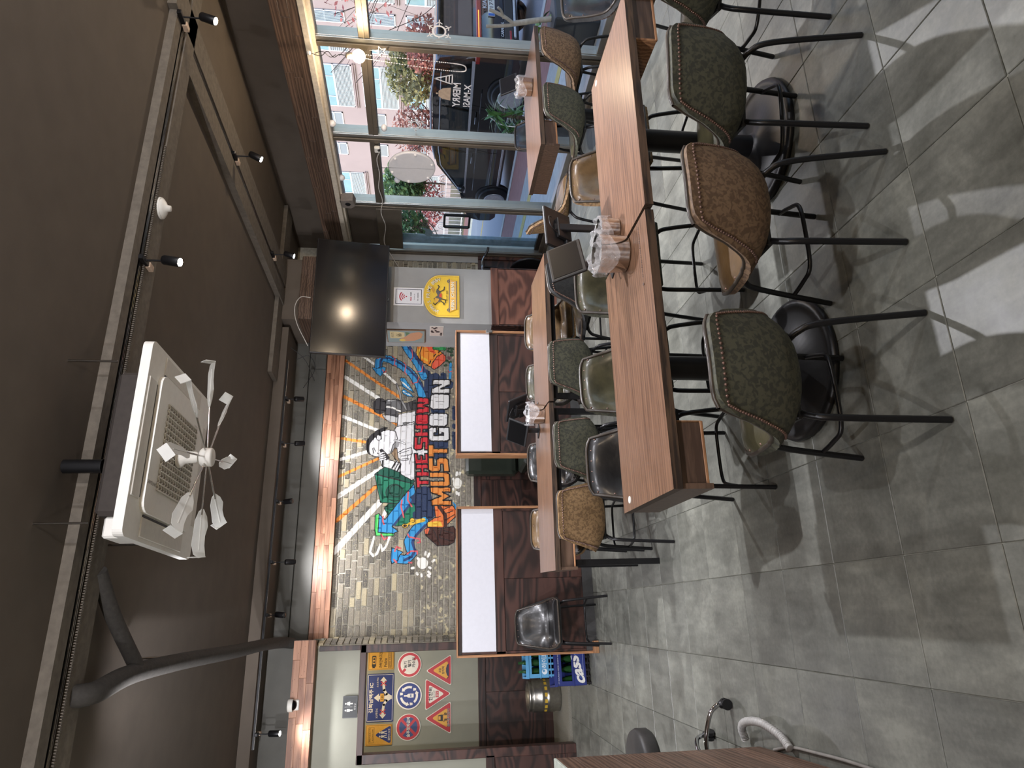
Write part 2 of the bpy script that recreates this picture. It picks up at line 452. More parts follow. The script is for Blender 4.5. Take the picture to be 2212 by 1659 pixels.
def point_light(name, loc, watts, col=(255, 228, 196), radius=.05):
    l = bpy.data.lights.new(name, 'POINT')
    l.energy, l.color, l.shadow_soft_size = watts, lin(col), radius
    o = bpy.data.objects.new(name, l)
    C.objects.link(o); o.location = loc
    return o
MURAL_PAL = [(240, 238, 230), (226, 142, 62), (44, 58, 88), (38, 36, 38), (58, 150, 206), (48, 66, 112), (214, 98, 104), (238, 150, 58), (232, 190, 70), (236, 98, 60), (232, 104, 76), (60, 160, 90), (54, 78, 56), (120, 86, 90), (24, 84, 68), (34, 120, 92), (36, 92, 76), (90, 205, 110), (226, 122, 66), (72, 44, 38), (220, 110, 76), (205, 205, 203), (88, 86, 88), (62, 60, 62), (112, 112, 112), (150, 150, 150), (226, 226, 226), (150, 126, 100), (232, 232, 232), (200, 48, 58), (222, 140, 66)]
MURAL = """L0,16.6:1838,1321 1703,1139 1577,1003
L0,7.9:1840,1227 1806,1183
L0,14.2:1841,1176 1755,1124
L1,18.2:1732,1330 1588,1131 1481,977
L0,24.5:1619,1329 1475,1112
L1,22.1:1485,1328 1352,1077 1304,991
L0,20.5:1354,1330 1239,1054
L1,17.2:1211,1330 1186,1180
L0,20.7:1075,1330 1123,1174
L1,17.2:970,1330 1083,1097
L0,28.7:847,1331 1027,1068
L1,22.9:703,1330 905,1109
L0,34.4:522,1333 813,1082
L0,22.9:726,1058 769,1038
L0,13.8:606,1106 519,1128 495,1107 508,1087 561,1068 525,1057 548,1036 605,1017
P0,0:448,789 438,790 429,795 421,802 417,811 415,821 417,831 422,840 430,847 439,852 450,853 460,852 469,848 477,841 481,832 483,822 481,812 476,802 468,795 459,790
L0,14.9:513,801 497,806
L0,14.9:502,783 487,790
L0,14.9:458,764 466,753
L0,14.9:425,782 420,774
L0,14.9:400,787 387,776
L0,14.9:380,789 372,781
L0,14.9:386,828 375,826
L0,14.9:394,854 386,849
L0,14.9:422,883 424,870
L0,14.9:478,850 472,845
P0,0:924,587 913,589 904,593 896,599 891,606 890,615 892,623 896,631 904,637 914,641 924,642 935,641 945,637 952,631 957,623 959,615 957,606 952,598 945,592 935,588
L0,14.9:992,617 975,620
L0,14.9:992,598 980,601
L0,14.9:952,639 947,637
L0,14.9:891,639 885,637
L0,14.9:869,620 858,618
L0,14.9:863,604 852,605
P2,0:1665,827 1678,812 1670,792 1648,783 1657,756 1649,732 1628,722 1653,720 1662,700 1650,684 1611,680 1607,660 1590,636 1560,640 1530,660 1442,664 1438,691 1379,691 1379,777 1441,793 1482,825
P2,0:1268,782 1269,670 1169,670 1117,681 1077,681 1077,786 1089,808 1268,816
L2,26:1417,633 1345,633
L2,26:1298,634 1287,634
L2,26:1233,634 1173,634
P2,0:1257,647 1257,619 1158,619 1137,631 1146,644
L3,49.3:1859,962 1802,929 1720,872 1626,827
L4,41.4:1859,962 1802,929 1720,872 1626,827
L5,21.7:1850,936 1794,901 1721,852 1665,823
L3,53.3:1490,837 1574,862 1651,910 1705,978 1745,1051 1753,1098 1733,1119 1677,1121
L4,44.2:1490,837 1574,862 1651,910 1705,978 1745,1051 1753,1098 1733,1119 1677,1121
L5,13.4:1541,826 1625,878 1680,927 1727,995 1754,1059 1753,1098 1733,1109 1690,1110
P4,1:1687,1161 1681,1135 1693,1100 1686,1071 1661,1079 1625,1107 1651,1137
P4,0:1574,924 1566,925 1559,928 1553,934 1549,940 1548,947 1549,954 1553,961 1558,966 1565,970 1573,971 1581,970 1588,967 1594,962 1597,956 1599,948 1598,941 1594,934 1588,929 1581,926
P4,1:1607,982 1620,972 1618,953 1582,928 1513,886 1531,920 1556,959
L0,8.7:1590,968 1540,916
P4,1:1531,970 1539,955 1527,935 1486,886 1489,926 1506,958
L0,7.1:1523,958 1498,915
L6,6.3:1816,909 1763,902 1737,916
L6,6.3:1708,836 1660,843 1664,879
L6,6.3:1772,1036 1752,1015 1705,1020 1698,1006
L6,6.3:1727,959 1706,945 1658,952 1642,939
L6,6.3:1626,862 1587,870 1578,901 1591,911
L6,6.3:1750,1125 1764,1118
L6,6.3:1673,1095 1652,1083 1661,1071
P7,1.4:1847,874 1849,781 1802,716 1772,688 1728,704 1681,760 1696,784 1721,828 1751,860 1794,883
L8,15.8:1817,863 1781,869
L8,11.8:1764,841 1739,808
P9,0:1844,822 1845,781 1792,749 1796,781
L3,5.5:1844,842 1795,857 1742,852
P10,1.4:1778,688 1793,708 1773,744 1724,776 1689,781 1680,760 1708,720 1745,687
L3,7.9:1775,765 1786,755
L3,7.9:1722,792 1739,786
L3,6.3:1802,737 1811,725
P11,1:1852,773 1854,680 1818,686 1813,720 1823,773
P12,0:1834,651 1831,652 1829,653 1826,656 1825,660 1824,664 1825,668 1826,671 1828,674 1831,676 1834,677 1837,676 1840,674 1842,671 1843,668 1844,664 1843,660 1842,656 1840,653 1837,652
P12,0:1808,639 1805,639 1802,641 1800,644 1798,648 1798,652 1798,656 1800,659 1802,662 1804,664 1807,665 1810,664 1813,662 1815,659 1817,656 1817,652 1817,648 1816,644 1814,641 1811,639
P12,0:1812,659 1809,660 1806,661 1804,664 1803,668 1802,672 1802,676 1804,680 1806,682 1808,684 1811,685 1814,684 1817,682 1819,680 1821,676 1821,672 1821,668 1820,664 1818,661 1815,660
P12,0:1781,635 1778,635 1776,637 1774,640 1772,644 1772,648 1772,652 1773,655 1775,658 1778,660 1781,661 1784,660 1787,658 1789,655 1790,652 1791,648 1791,644 1789,640 1787,637 1784,635
P12,0:1741,667 1738,668 1736,670 1733,672 1732,676 1731,680 1732,684 1733,688 1735,690 1738,692 1741,693 1744,692 1747,690 1749,688 1750,684 1751,680 1750,676 1749,672 1747,670 1744,668
P12,0:1733,647 1730,648 1727,649 1725,652 1724,656 1723,660 1723,664 1725,667 1727,670 1729,672 1732,673 1735,672 1738,670 1740,667 1742,664 1742,660 1742,656 1741,652 1739,649 1736,648
P12,0:1711,675 1708,676 1705,678 1703,680 1701,684 1701,688 1701,692 1702,696 1705,698 1707,700 1710,701 1713,700 1716,698 1718,696 1719,692 1720,688 1720,684 1718,680 1716,678 1714,676
P12,0:1711,643 1708,644 1705,645 1703,648 1702,652 1701,656 1702,660 1703,663 1705,666 1708,668 1711,669 1714,668 1716,666 1719,663 1720,660 1721,656 1720,652 1719,648 1717,645 1714,644
P12,0:1826,633 1823,633 1820,635 1818,638 1816,642 1816,646 1816,650 1817,653 1820,656 1822,658 1825,659 1828,658 1831,656 1833,653 1835,650 1835,646 1835,642 1834,638 1831,635 1829,633
P13,0:1764,649 1759,650 1756,652 1753,655 1751,659 1750,664 1751,668 1752,672 1755,676 1759,678 1763,678 1767,678 1771,676 1774,672 1776,668 1777,664 1776,659 1774,655 1771,652 1768,650
L4,17.4:1720,656 1611,660
L6,5.5:1672,672 1663,664 1668,644
P14,1:985,1118 1035,1052 1024,1014 940,874 923,887 954,990
P15,1.2:982,1118 923,884 871,897 803,944 809,1077
L14,18.4:955,1092 883,1079 839,1062
P14,1:868,940 852,942 838,949 826,961 819,976 817,992 819,1008 827,1024 838,1036 853,1044 869,1047 885,1045 900,1038 912,1026 919,1011 922,995 919,978 911,963 899,951 885,943
P16,1:879,952 868,953 858,958 850,966 845,976 844,987 846,999 851,1009 859,1017 869,1023 880,1025 891,1023 901,1018 909,1011 914,1001 916,989 914,978 909,968 901,959 891,954
L15,5.7:834,1040 828,955
P15,1.2:775,1054 802,1029 811,877 756,865 674,898 668,983 710,1015
P14,0.8:775,1054 802,1029 806,933 769,1038
L14,13.8:753,1032 721,1016
P17,1.2:735,1106 745,1082 634,1084 626,987 609,996 611,1096 648,1106
P4,1.4:740,1082 706,1047 803,976 923,879 871,871 816,891 666,1004 637,967 625,992 632,1085
P5,0:871,871 816,877 670,988 669,1003 814,896
P2,0:843,901 862,871 909,868 906,784 848,773 771,745 723,750 691,792 703,846 716,882 746,884 759,865 800,879
L3,55.1:697,814 634,876 577,907 535,896 509,879 471,915 475,957
L4,45.9:697,814 634,876 577,907 535,896 509,879 471,915 475,957
L5,14.9:670,808 613,860 571,883 524,867 489,884 469,925
P4,1.2:543,1003 515,936 495,957 470,963 449,1000 470,1007
L6,9.2:876,913 822,915 784,890
L6,9.2:822,949 784,954 720,936
L6,9.2:726,1058 700,1060 679,1052
L6,9.2:621,1067 590,1048 600,1030
L6,9.2:619,910 603,902 589,839 571,836 568,852
L6,9.2:521,984 547,974 536,950
L6,9.2:504,911 520,890 519,853 503,853
L6,9.2:456,902 453,884
L6,9.2:473,988 457,972
P18,1.4:788,756 792,648 754,618 719,626 671,680 654,704 659,795 683,798 720,747
P8,0:689,792 696,718 663,704 662,792
L19,20.7:782,726 728,688 663,686
L3,4.6:765,696 781,659
L3,4.6:738,691 754,642
L3,4.6:706,678 732,632
L3,4.6:712,761 722,718
P19,1.4:644,814 658,781 652,702 663,640 633,619 567,635 550,669 548,736 612,807
P20,1:644,814 657,792 651,779 617,792 617,808
L3,4:643,760 553,717
L3,4:648,712 595,723 573,648
L3,4:637,696 620,637
L8,22.9:682,893 692,862 702,819
P8,1:700,870 696,870 692,873 688,876 686,880 686,885 686,890 688,895 692,898 696,901 701,902 705,901 709,899 713,895 715,891 715,886 715,881 712,877 709,873 705,871
P8,1:669,908 665,909 661,912 659,916 657,921 656,927 657,933 659,938 662,942 665,945 669,946 673,945 677,943 680,939 681,933 682,928 681,922 679,916 676,912 673,909
P19,0:669,916 667,916 665,918 663,920 662,924 662,927 662,931 663,934 665,937 667,938 669,939 672,938 674,937 675,934 676,931 677,927 676,924 675,921 673,918 671,916
L8,10.3:677,914 692,888
P4,0:814,648 797,626 759,615 743,618 781,632
P21,1:1364,1085 1361,989 1312,988 1316,1037 1344,1073
P22,1:1455,1076 1467,1061 1472,992 1445,960 1448,926 1469,879 1403,876 1377,986 1351,991 1370,1070
P23,1:1424,1059 1408,1061 1393,1066 1381,1076 1374,1087 1371,1100 1374,1114 1381,1126 1392,1136 1407,1142 1423,1145 1439,1143 1454,1138 1466,1129 1474,1117 1476,1104 1474,1091 1466,1078 1455,1068 1440,1062
P24,0:1434,1068 1463,1057 1468,1003 1439,980 1386,963 1414,1025 1405,1059
L0,10.3:1418,1060 1414,1025 1390,974
L21,8.7:1459,1050 1466,1007
L3,15.8:1573,1001 1522,982 1464,969 1402,936
L25,11:1573,1001 1522,982 1464,969 1402,936
P23,0.8:1448,922 1469,877 1407,876 1394,905
P26,1.2:1369,985 1382,932 1392,876 1228,881 1172,878 1172,946 1212,989 1292,991
P26,1.2:1285,999 1321,886 954,876 945,893 982,959 1038,971 1072,994 1112,1016 1163,1051 1221,1031
P24,0.8:1312,957 1318,938 1314,907 1298,945
L3,2.8:1292,991 1296,930 1309,880
P25,0:1169,1024 1192,997 1209,964 1157,979 1117,1022
P27,0.6:1114,1022 1152,1001 1146,987 1089,980 1043,960 1083,999
P28,1.2:1169,1160 1223,1124 1255,1098 1267,1043 1256,999 1209,986 1169,1013 1114,1027 1092,1092 1095,1119 1109,1155
P3,0:1157,1180 1197,1176 1238,1146 1267,1109 1287,1066 1279,1043 1249,1087 1203,1082 1203,1107 1220,1124 1174,1155 1129,1157 1105,1144 1114,1166
P28,1:1215,1088 1209,1088 1204,1090 1200,1093 1197,1097 1196,1101 1197,1106 1200,1110 1204,1113 1209,1115 1215,1116 1220,1115 1226,1114 1230,1111 1232,1107 1233,1102 1232,1098 1230,1094 1226,1091 1220,1088
L3,4:1146,1137 1117,1128
L3,4:1151,1129 1126,1118
L3,4:1117,1109 1114,1093
P26,1.1:1089,1070 1049,960 993,967 1018,1025 1033,1076 1078,1091
L3,9.2:1060,993 1021,1014
L3,9.2:1044,963 999,983
L3,5.7:1052,977 1010,997
P3,0:1137,1095 1145,1080 1129,1063 1109,1046 1086,1029 1069,1051 1089,1067 1027,1068 1027,1076 1100,1079
L3,11.5:1112,1093 1123,1066
L26,8.6:1112,1093 1123,1066
L3,11.5:1097,1092 1109,1063
L26,8.6:1097,1092 1109,1063
L3,11.5:1084,1092 1095,1059
L26,8.6:1084,1092 1095,1059
L3,11.5:1072,1089 1082,1056
L26,8.6:1072,1089 1082,1056
P26,1:1117,984 1140,946 1152,897 1112,893 1100,923 1072,917 1066,950 1083,978
L3,12.6:1198,1003 1189,964 1175,941
L26,9.2:1198,1003 1189,964 1175,941
L3,2.9:1112,973 1134,913
L3,2.9:1094,961 1106,918
L3,2.9:1077,956 1083,923
L3,2.9:1117,896 1043,911
P26,0:1146,897 1140,797 1097,802 1109,885
P29,2.4:897,863 967,870 966,845 944,844 944,787 918,789 918,842 897,841
P29,2.4:969,785 969,867 998,869 998,838 1016,839 1016,870 1045,871 1045,789 1016,788 1016,821 998,820 998,787
P29,2.4:1048,792 1048,874 1113,881 1113,861 1077,857 1077,844 1103,846 1103,829 1077,827 1077,814 1113,817 1113,795
P29,2.4:1137,793 1137,818 1183,817 1183,828 1147,831 1137,843 1137,873 1147,884 1221,883 1221,859 1174,860 1174,847 1211,845 1221,832 1221,802 1211,791
P29,2.4:1224,794 1224,880 1252,880 1253,848 1271,848 1271,879 1300,879 1300,797 1271,796 1271,829 1253,829 1253,795
P29,2.4:1311,794 1303,805 1303,869 1311,878 1362,877 1370,867 1371,802 1363,793
L3,2.4:1337,817 1337,854
P29,2.4:1383,790 1373,877 1407,874 1412,824 1416,873 1443,871 1448,823 1452,870 1486,867 1478,793 1439,792 1430,828 1421,791
P30,2.4:788,649 789,772 823,775 845,715 868,779 903,782 902,655 870,653 870,706 845,658 820,703 819,651
P30,2.4:906,782 939,784 939,697 961,699 961,786 995,788 995,681 982,662 917,658 905,675
P30,2.4:998,663 998,699 1046,703 1046,718 1008,718 998,734 998,776 1009,792 1086,795 1086,763 1038,760 1037,743 1076,743 1086,727 1086,687 1075,671
P30,2.4:1092,795 1170,796 1170,760 1145,759 1145,674 1115,673 1115,759 1092,758
P26,2.4:1205,663 1194,679 1194,778 1205,793 1274,794 1285,779 1285,746 1248,745 1248,760 1232,760 1232,701 1249,701 1248,711 1239,711 1239,732 1285,733 1285,666
P26,2.4:1302,677 1291,692 1291,780 1301,794 1367,793 1377,778 1378,686 1368,673
L3,2.4:1334,708 1334,760
P26,2.4:1419,665 1406,681 1405,775 1418,789 1497,783 1509,767 1510,675 1498,661
L3,2.4:1458,697 1457,752
P26,2.4:1514,660 1512,779 1545,776 1574,716 1574,774 1608,771 1610,657 1577,658 1547,718 1548,659"""
# ------------------------------------------------------------------ surface materials
def tile_material():
    t = NT('slate_tile')
    v = t.coords((1, 1, 1), 37.0)
    n1 = t.noise(v, 3.2, 6, .62, .6)
    n2 = t.noise(t.coords((7, 1.6, 1), 53.0), 3.0, 4)
    n3 = t.noise(v, 60, 3)
    g = t.mix(.35, n1, n2)
    g = t.mix(.18, g, n3)
    col = t.ramp(g, [(.34, lin((78, 79, 73))), (.5, lin((104, 105, 98))), (.66, lin((130, 131, 122)))])
    oi = t.n('ShaderNodeObjectInfo')
    col = t.mix(1.0, col, t.ramp(oi.outputs['Random'], [(0, (.86, .86, .86)), (1, (1.12, 1.12, 1.1))]), 'MULTIPLY')
    rg = t.ramp(n1, [(.3, (.34,) * 3), (.7, (.5,) * 3)])
    t.pbr(col, rg, 0, g, .28, .004)
    return t.m
M_TILE = tile_material()
M_GROUT = plain('grout', (150, 150, 138), .8, var=.3, scale=9)
M_CEIL = plain('dark_ceiling_paint', (92, 83, 73), .85, var=.08, scale=5)
M_BEAM = plain('rough_beam_plaster', (106, 99, 89), .95, var=.18, scale=22, bump=.6)
M_DARK = plain('charcoal_wall_paint', (86, 85, 79), .7, var=.06, scale=6)
M_GREEN = plain('grey_green_wall_paint', (150, 150, 136), .75, var=.04, scale=4)
M_GREY = plain('light_grey_wall_paint', (158, 158, 156), .75, var=.05, scale=5)
M_WAIN = plywood('stained_plywood', (38, 25, 22), (78, 51, 44), 13)
M_WAINX = plywood('stained_rail', (36, 24, 21), (76, 50, 43), 6, .45, (.9, 6, 6))
M_WAINR = plywood('reddish_plywood', (82, 50, 40), (130, 86, 70), 11)
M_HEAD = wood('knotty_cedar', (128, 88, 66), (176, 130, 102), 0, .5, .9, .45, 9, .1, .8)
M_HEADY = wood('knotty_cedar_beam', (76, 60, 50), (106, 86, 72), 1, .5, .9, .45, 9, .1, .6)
M_PALE = wood('pale_edge_wood', (132, 92, 62), (176, 130, 92), 2, .5, .6, .4, 5)
M_PALEX = wood('pale_edge_wood_flat', (132, 92, 62), (176, 130, 92), 0, .5, .6, .4, 5)
M_ALU = plain('brushed_aluminium', (172, 172, 168), .36, .85, var=.06, scale=8)
M_ALUD = plain('dull_aluminium', (120, 112, 100), .45, .6, var=.1, scale=8)
M_BLACK = plain('black_powder_coat', (24, 24, 26), .34, .25, var=.1)
M_PLASTIC = plain('black_plastic', (26, 26, 28), .42, 0, var=.1)
M_WHITE = plain('white_plastic', (226, 224, 216), .45, 0, var=.03)
M_STEEL = plain('polished_steel', (196, 194, 190), .16, 1.0, var=.05)
M_CHROME = plain('chrome', (205, 205, 208), .07, 1.0, var=.03)
M_GLASS = glass('window_glass', (250, 252, 253), .8)
M_GLASSD = glass('door_glass', (238, 246, 250), .9)

def struct(o, label=None, cat=None):
    o['kind'] = 'structure'
    return tag(o, label, cat)

# ------------------------------------------------------------------ floor of separate tiles
TS = 0.42
TA = R(-2.296)
def tile_pos(i, j):
    x, y = -0.276 + i * TS, 1.368 + j * TS
    return (x * math.cos(TA) - y * math.sin(TA), x * math.sin(TA) + y * math.cos(TA))
floor = MB().box(-3.4, 5.25, -3.2, 9.3, -.12, -.006).build('floor', M_GROUT)
struct(floor, 'grey slate tiled dining room floor', 'floor')
tb = MB().box(-.2085, .2085, -.2085, .2085, -.012, 0, 0, .0022)
tile_me = tb.mesh('tile', M_TILE)
cells = []
for i in range(-12, 16):
    for j in range(-12, 21):
        x, y = tile_pos(i + .5, j + .5)
        if -3.2 < x < 5.05 and -3.0 < y < 8.05:
            d = Vector((x, y, -EYE)); z = d.dot(fw)
            vis = z > .3 and abs(d.dot(rt)) / z < .66 and abs(d.dot(up)) / z < .86
            cells.append((0 if vis else 1, z, x, y))
cells.sort()
rest = MB()
for k, (nv, z, x, y) in enumerate(cells):
    if k < 290 and nv == 0:
        inst('tile', tile_me, floor, (x, y, 0), (0, 0, TA + (PI / 2) * rng.choice((0, 2))))
    else:
        rest.T = Matrix.Translation((x, y, 0)) @ Matrix.Rotation(TA, 4, 'Z')
        rest.add(tb.v, tb.f)
rest.build('tile_field', M_TILE, floor)['kind'] = 'stuff'
# corridor platform behind the door opening
MB().box(-3.4, .05, 8.12, 9.3, -.01, .03).build('corridor_floor', plain('speckled_concrete', (124, 121, 110), .8, var=.3, scale=160), floor)

# ------------------------------------------------------------------ painted mural, drawn here stroke by stroke
def mural_image():
    U = 500.0
    x0, z0, x1, z1 = 0.05, 1.0, 3.75, 2.72
    K = 380
    Wp, Hp = int((x1 - x0) * K), int((z1 - z0) * K)
    buf = np.zeros((Hp, Wp, 4), np.float32)
    def fill(px, col):
        P = np.array(px, np.float64)
        a = np.floor(P.min(0)).astype(int) - 1; b = np.ceil(P.max(0)).astype(int) + 2
        a = np.maximum(a, 0); b = np.minimum(b, (Wp, Hp))
        if (b <= a).any(): return
        acc = np.zeros((b[1] - a[1], b[0] - a[0]), np.float32)
        for sx in (.17, .5, .83):
            for sy in (.17, .5, .83):
                gx, gy = np.meshgrid(np.arange(a[0], b[0]) + sx, np.arange(a[1], b[1]) + sy)
                ins = np.zeros(gx.shape, bool)
                for (ax, ay), (bx, by) in zip(P, np.roll(P, -1, 0)):
                    if ay == by: continue
                    c = ((ay > gy) != (by > gy)) & (gx < (bx - ax) * (gy - ay) / (by - ay) + ax)
                    ins ^= c
                acc += ins
        acc = (acc / 9)[..., None]
        v = buf[a[1]:b[1], a[0]:b[0]]
        v[..., :3] = v[..., :3] * (1 - acc) + np.array(col, np.float32) / 255 * acc
        v[..., 3:] = v[..., 3:] * (1 - acc) + acc
    def stroke(px, w, col):
        for (ax, ay), (bx, by) in zip(px[:-1], px[1:]):
            d = np.array((bx - ax, by - ay), float); L = max(1e-6, np.hypot(*d)); d /= L
            n = np.array((-d[1], d[0])) * w / 2
            fill([(ax + n[0], ay + n[1]), (ax - n[0], ay - n[1]), (bx - n[0], by - n[1]), (bx + n[0], by + n[1])], col)
        if w > 3:
            for (ax, ay) in px:
                fill([(ax + w / 2 * math.cos(2 * PI * i / 12), ay + w / 2 * math.sin(2 * PI * i / 12)) for i in range(12)], col)
    for row in MURAL.split('\n'):
        head, pts = row.split(':')
        col = MURAL_PAL[int(head[1:].split(',')[0])]; wd = float(head.split(',')[1])
        px = [tuple(((int(q.split(',')[0]) / U) - x0, (int(q.split(',')[1]) / U) - z0)) for q in pts.split()]
        px = [(a * K, b * K) for a, b in px]
        if head[0] == 'P':
            fill(px, col)
            if wd: stroke(px + [px[0]], max(2.2, wd * 2.6), (36, 34, 36))
        else:
            stroke(px, wd / U * K, col)
    im = bpy.data.images.new('mural_paint', Wp, Hp, alpha=True)
    im.pixels.foreach_set(buf.ravel())
    im.update(); im.pack()
    return im, x0, z0, x1 - x0, z1 - z0

def brick_material(name, mortar, im=None):
    t = NT(name)
    v = t.coords((1, 1, 1), 41.0)
    if mortar:
        n1 = t.noise(v, 25, 5)
        col = t.ramp(n1, [(.3, lin((160, 155, 141))), (.7, lin((192, 187, 170)))])
    else:
        oi = t.n('ShaderNodeObjectInfo')
        base = t.ramp(oi.outputs['Random'], [(0, lin((84, 81, 77))), (.2, lin((116, 112, 104))), (.4, lin((150, 142, 128))), (.6, lin((130, 125, 115))), (.75, lin((162, 153, 136))), (.9, lin((176, 166, 142))), (1, lin((202, 188, 152)))])
        n1 = t.noise(v, 28, 6, .65)
        col = t.mix(t.ramp(n1, [(.42, (0, 0, 0)), (.62, (1, 1, 1))]), base, t.mix(.5, base, lin((70, 64, 56))))
        n4 = t.noise(t.coords((1, 1, 1), 91.0), 13, 5, .6)
        col = t.mix(t.ramp(n4, [(.56, (0, 0, 0)), (.63, (.8, .8, .8))]), col, lin((206, 194, 156)))
    if im is not None:
        img, x0, z0, w, h = im
        geo = t.n('ShaderNodeNewGeometry')
        mp = t.n('ShaderNodeMapping')
        # wall position (x, z) to picture coordinates
        sep = t.n('ShaderNodeSeparateXYZ'); t.l(geo.outputs['Position'], sep.inputs[0])
        cb = t.n('ShaderNodeCombineXYZ'); t.l(sep.outputs[0], cb.inputs[0]); t.l(sep.outputs[2], cb.inputs[1])
        mp.inputs[1].default_value = (-x0 / w, -z0 / h, 0); mp.inputs[3].default_value = (1 / w, 1 / h, 1)
        t.l(cb.outputs[0], mp.inputs[0])
        ti = t.n('ShaderNodeTexImage', extension='CLIP', interpolation='Linear'); ti.image = img
        t.l(mp.outputs[0], ti.inputs[0])
        wear = t.ramp(t.noise(v, 70, 4), [(.25, (.8,) * 3), (.45, (1,) * 3)])
        fac = t.mix(1.0, ti.outputs[1], wear, 'MULTIPLY')
        col = t.mix(fac, col, ti.outputs[0])
    t.pbr(col, .85, 0, n1, .5, .006)
    return t.m
IM = mural_image()
M_BRICK = brick_material('old_brick', False, IM)
M_MORT = brick_material('brick_mortar', True, IM)
BRV = []
for k in range(6):      # a few uneven brick shapes
    b = MB().box(-.5, .5, -.5, .5, -.5, .5)
    b.v = [Vector((v.x * (1 - rng.random() * .03), v.y, v.z * (1 - rng.random() * .12))) for v in b.v]
    BRV.append(b)
BR_ME = [b.mesh('brick', M_BRICK) for b in BRV]
COURSE = .067
def brick_run(parent, a0, a1, z0, z1, face, axis='x', keep=10 ** 6, seed=1, sgn=-1, top_first=True):
    """bricks of random length laid in courses on the wall plane; face = coordinate of the mortar plane, bricks stand proud towards sgn"""
    rg = random.Random(seed)
    field = MB(); n = 0
    nc = int((z1 - z0) / COURSE)
    order = range(nc - 1, -1, -1) if top_first else range(nc)
    for c in order:
        zc = z1 - (nc - 1 - c) * COURSE - COURSE / 2
        x = a0 - rg.random() * .12
        while x < a1:
            L = rg.choice((.1, .19, .19, .19, .15))
            xa, xb = max(x, a0), min(x + L, a1)
            x += L + .013
            if xb - xa < .03: continue
            pr = .012 + rg.random() * .009
            k = rg.randrange(6)
            if axis == 'x':
                loc, scl = ((xa + xb) / 2, face + sgn * (pr / 2 - .01), zc), (xb - xa, pr + .02, COURSE - .013)
            else:
                loc, scl = (face + sgn * (pr / 2 - .01), (xa + xb) / 2, zc), (pr + .02, xb - xa, COURSE - .013)
            if n < keep:
                inst('brick', BR_ME[k], parent, loc, (0, 0, 0), scl); n += 1
            else:
                field.T = Matrix.Translation(loc) @ Matrix.Diagonal((*scl, 1))
                field.add(BRV[k].v, BRV[k].f)
    if field.v: field.build('brick_field', M_BRICK, parent)['kind'] = 'stuff'

# ------------------------------------------------------------------ back wall
WB = 8.31
wall_back = struct(MB().box(.09, 3.70, WB, 8.5, 0, 3.38).build('wall_back', M_MORT), 'old brick wall with a painted show mural', 'wall')
brick_run(wall_back, .095, 3.68, 1.03, 2.668, WB, 'x', 298, 3)
corner = struct(MB().box(4.43, 5.2, WB, 8.5, 0, 3.38).build('wall_back_corner', M_MORT), 'narrow brick wall strip between column and sliding door', 'wall')
brick_run(corner, 4.46, 4.97, .93, 2.7, WB, 'x', 10 ** 6, 5)
MB().box(4.97, 5.13, WB - .03, WB + .02, .93, 2.75).build('plaster_strip', M_GREY, corner)
rt_ = [(.105, 8.32), (.025, 8.0), (.0, 8.0), (.0, 8.5), (.105, 8.5)]
ret = struct(MB().prism(rt_, (0, 0, 0), (1, 0, 0), (0, 1, 0), (0, 0, 2.75)).build('wall_return', M_MORT), 'short angled brick return beside the corridor doorway', 'wall')
for k in range(41):
    for s_, L_ in (((.06, .10), (.19, .14)) if k % 2 else ((.1, .18), (.235, .07))):
        inst('brick', BR_ME[(k * 3) % 6], ret, (.025 + .0775 * s_ / .33 + .004, 8.0 + .31 * s_ / .33, .0335 + k * COURSE), (0, 0, R(75.9)), (L_, .03 + .008 * ((k * 7) % 3), COURSE - .01))

def wainscot(name, x0, x1, y, z1, parent=None, mat=None, rail=None, z0=.0, step=.6, top=.09):
    """plywood panels between rails on a wall plane facing -y"""
    w = struct(MB().box(x0, x1, y - .012, y + .02, z0, z1).build(name, mat or M_WAIN), None) if parent is None else MB().box(x0, x1, y - .012, y + .02, z0, z1).build(name, mat or M_WAIN, parent)
    MB().box(x0, x1, y - .03, y - .012, z1 - top, z1, 0, .003).build('top_rail', rail or M_WAINX, w)
    n = max(1, round((x1 - x0) / step))
    for k in range(n):
        a, b = x0 + (x1 - x0) * k / n, x0 + (x1 - x0) * (k + 1) / n
        MB().box(a + .002, b - .002, y - .02, y - .012, z0 + .1, z1 - top - .004, 0, .002).build('panel', mat or M_WAIN, w)
    MB().box(x0, x1, y - .026, y - .012, z0, z0 + .1).build('base_rail', rail or M_WAINX, w)
    return w
wainscot('wainscot', .1, 3.68, WB, 1.03, wall_back)
wainscot('wainscot', 4.45, 5.1, WB, .93, corner)
MB().box(5.02, 5.1, WB - .05, WB - .012, 0, .93, 0, .004).build('stile', M_WAIN, corner)

def plank_header(name, x0, x1, y0, y1, z0, z1, rows, label, ret=None):
    """header clad with short glued planks"""
    h = struct(MB().box(x0, x1, y0 + .012, y1, z0 + .004, z1 - .004).build(name, M_HEAD), label, 'trim')
    rg = random.Random(len(label))
    for k in range(rows):
        za, zb = z0 + (z1 - z0) * k / rows, z0 + (z1 - z0) * (k + 1) / rows
        x = x0
        while x < x1 - .02:
            L = rg.uniform(.28, .62)
            b = min(x + L, x1)
            if x1 - b < .12: b = x1
            MB().box(x - (x + b) / 2 + .0008, b - (x + b) / 2 - .0008, 0, .014, 0, zb - za - .001, 0, .0015).build('plank', M_HEAD, h, ((x + b) / 2, y0, za))
            x = b
    return h
trim1 = plank_header('trim_1', .09, 3.68, 8.225, WB, 2.668, 2.882, 4, 'knotty cedar header running above the brick mural')
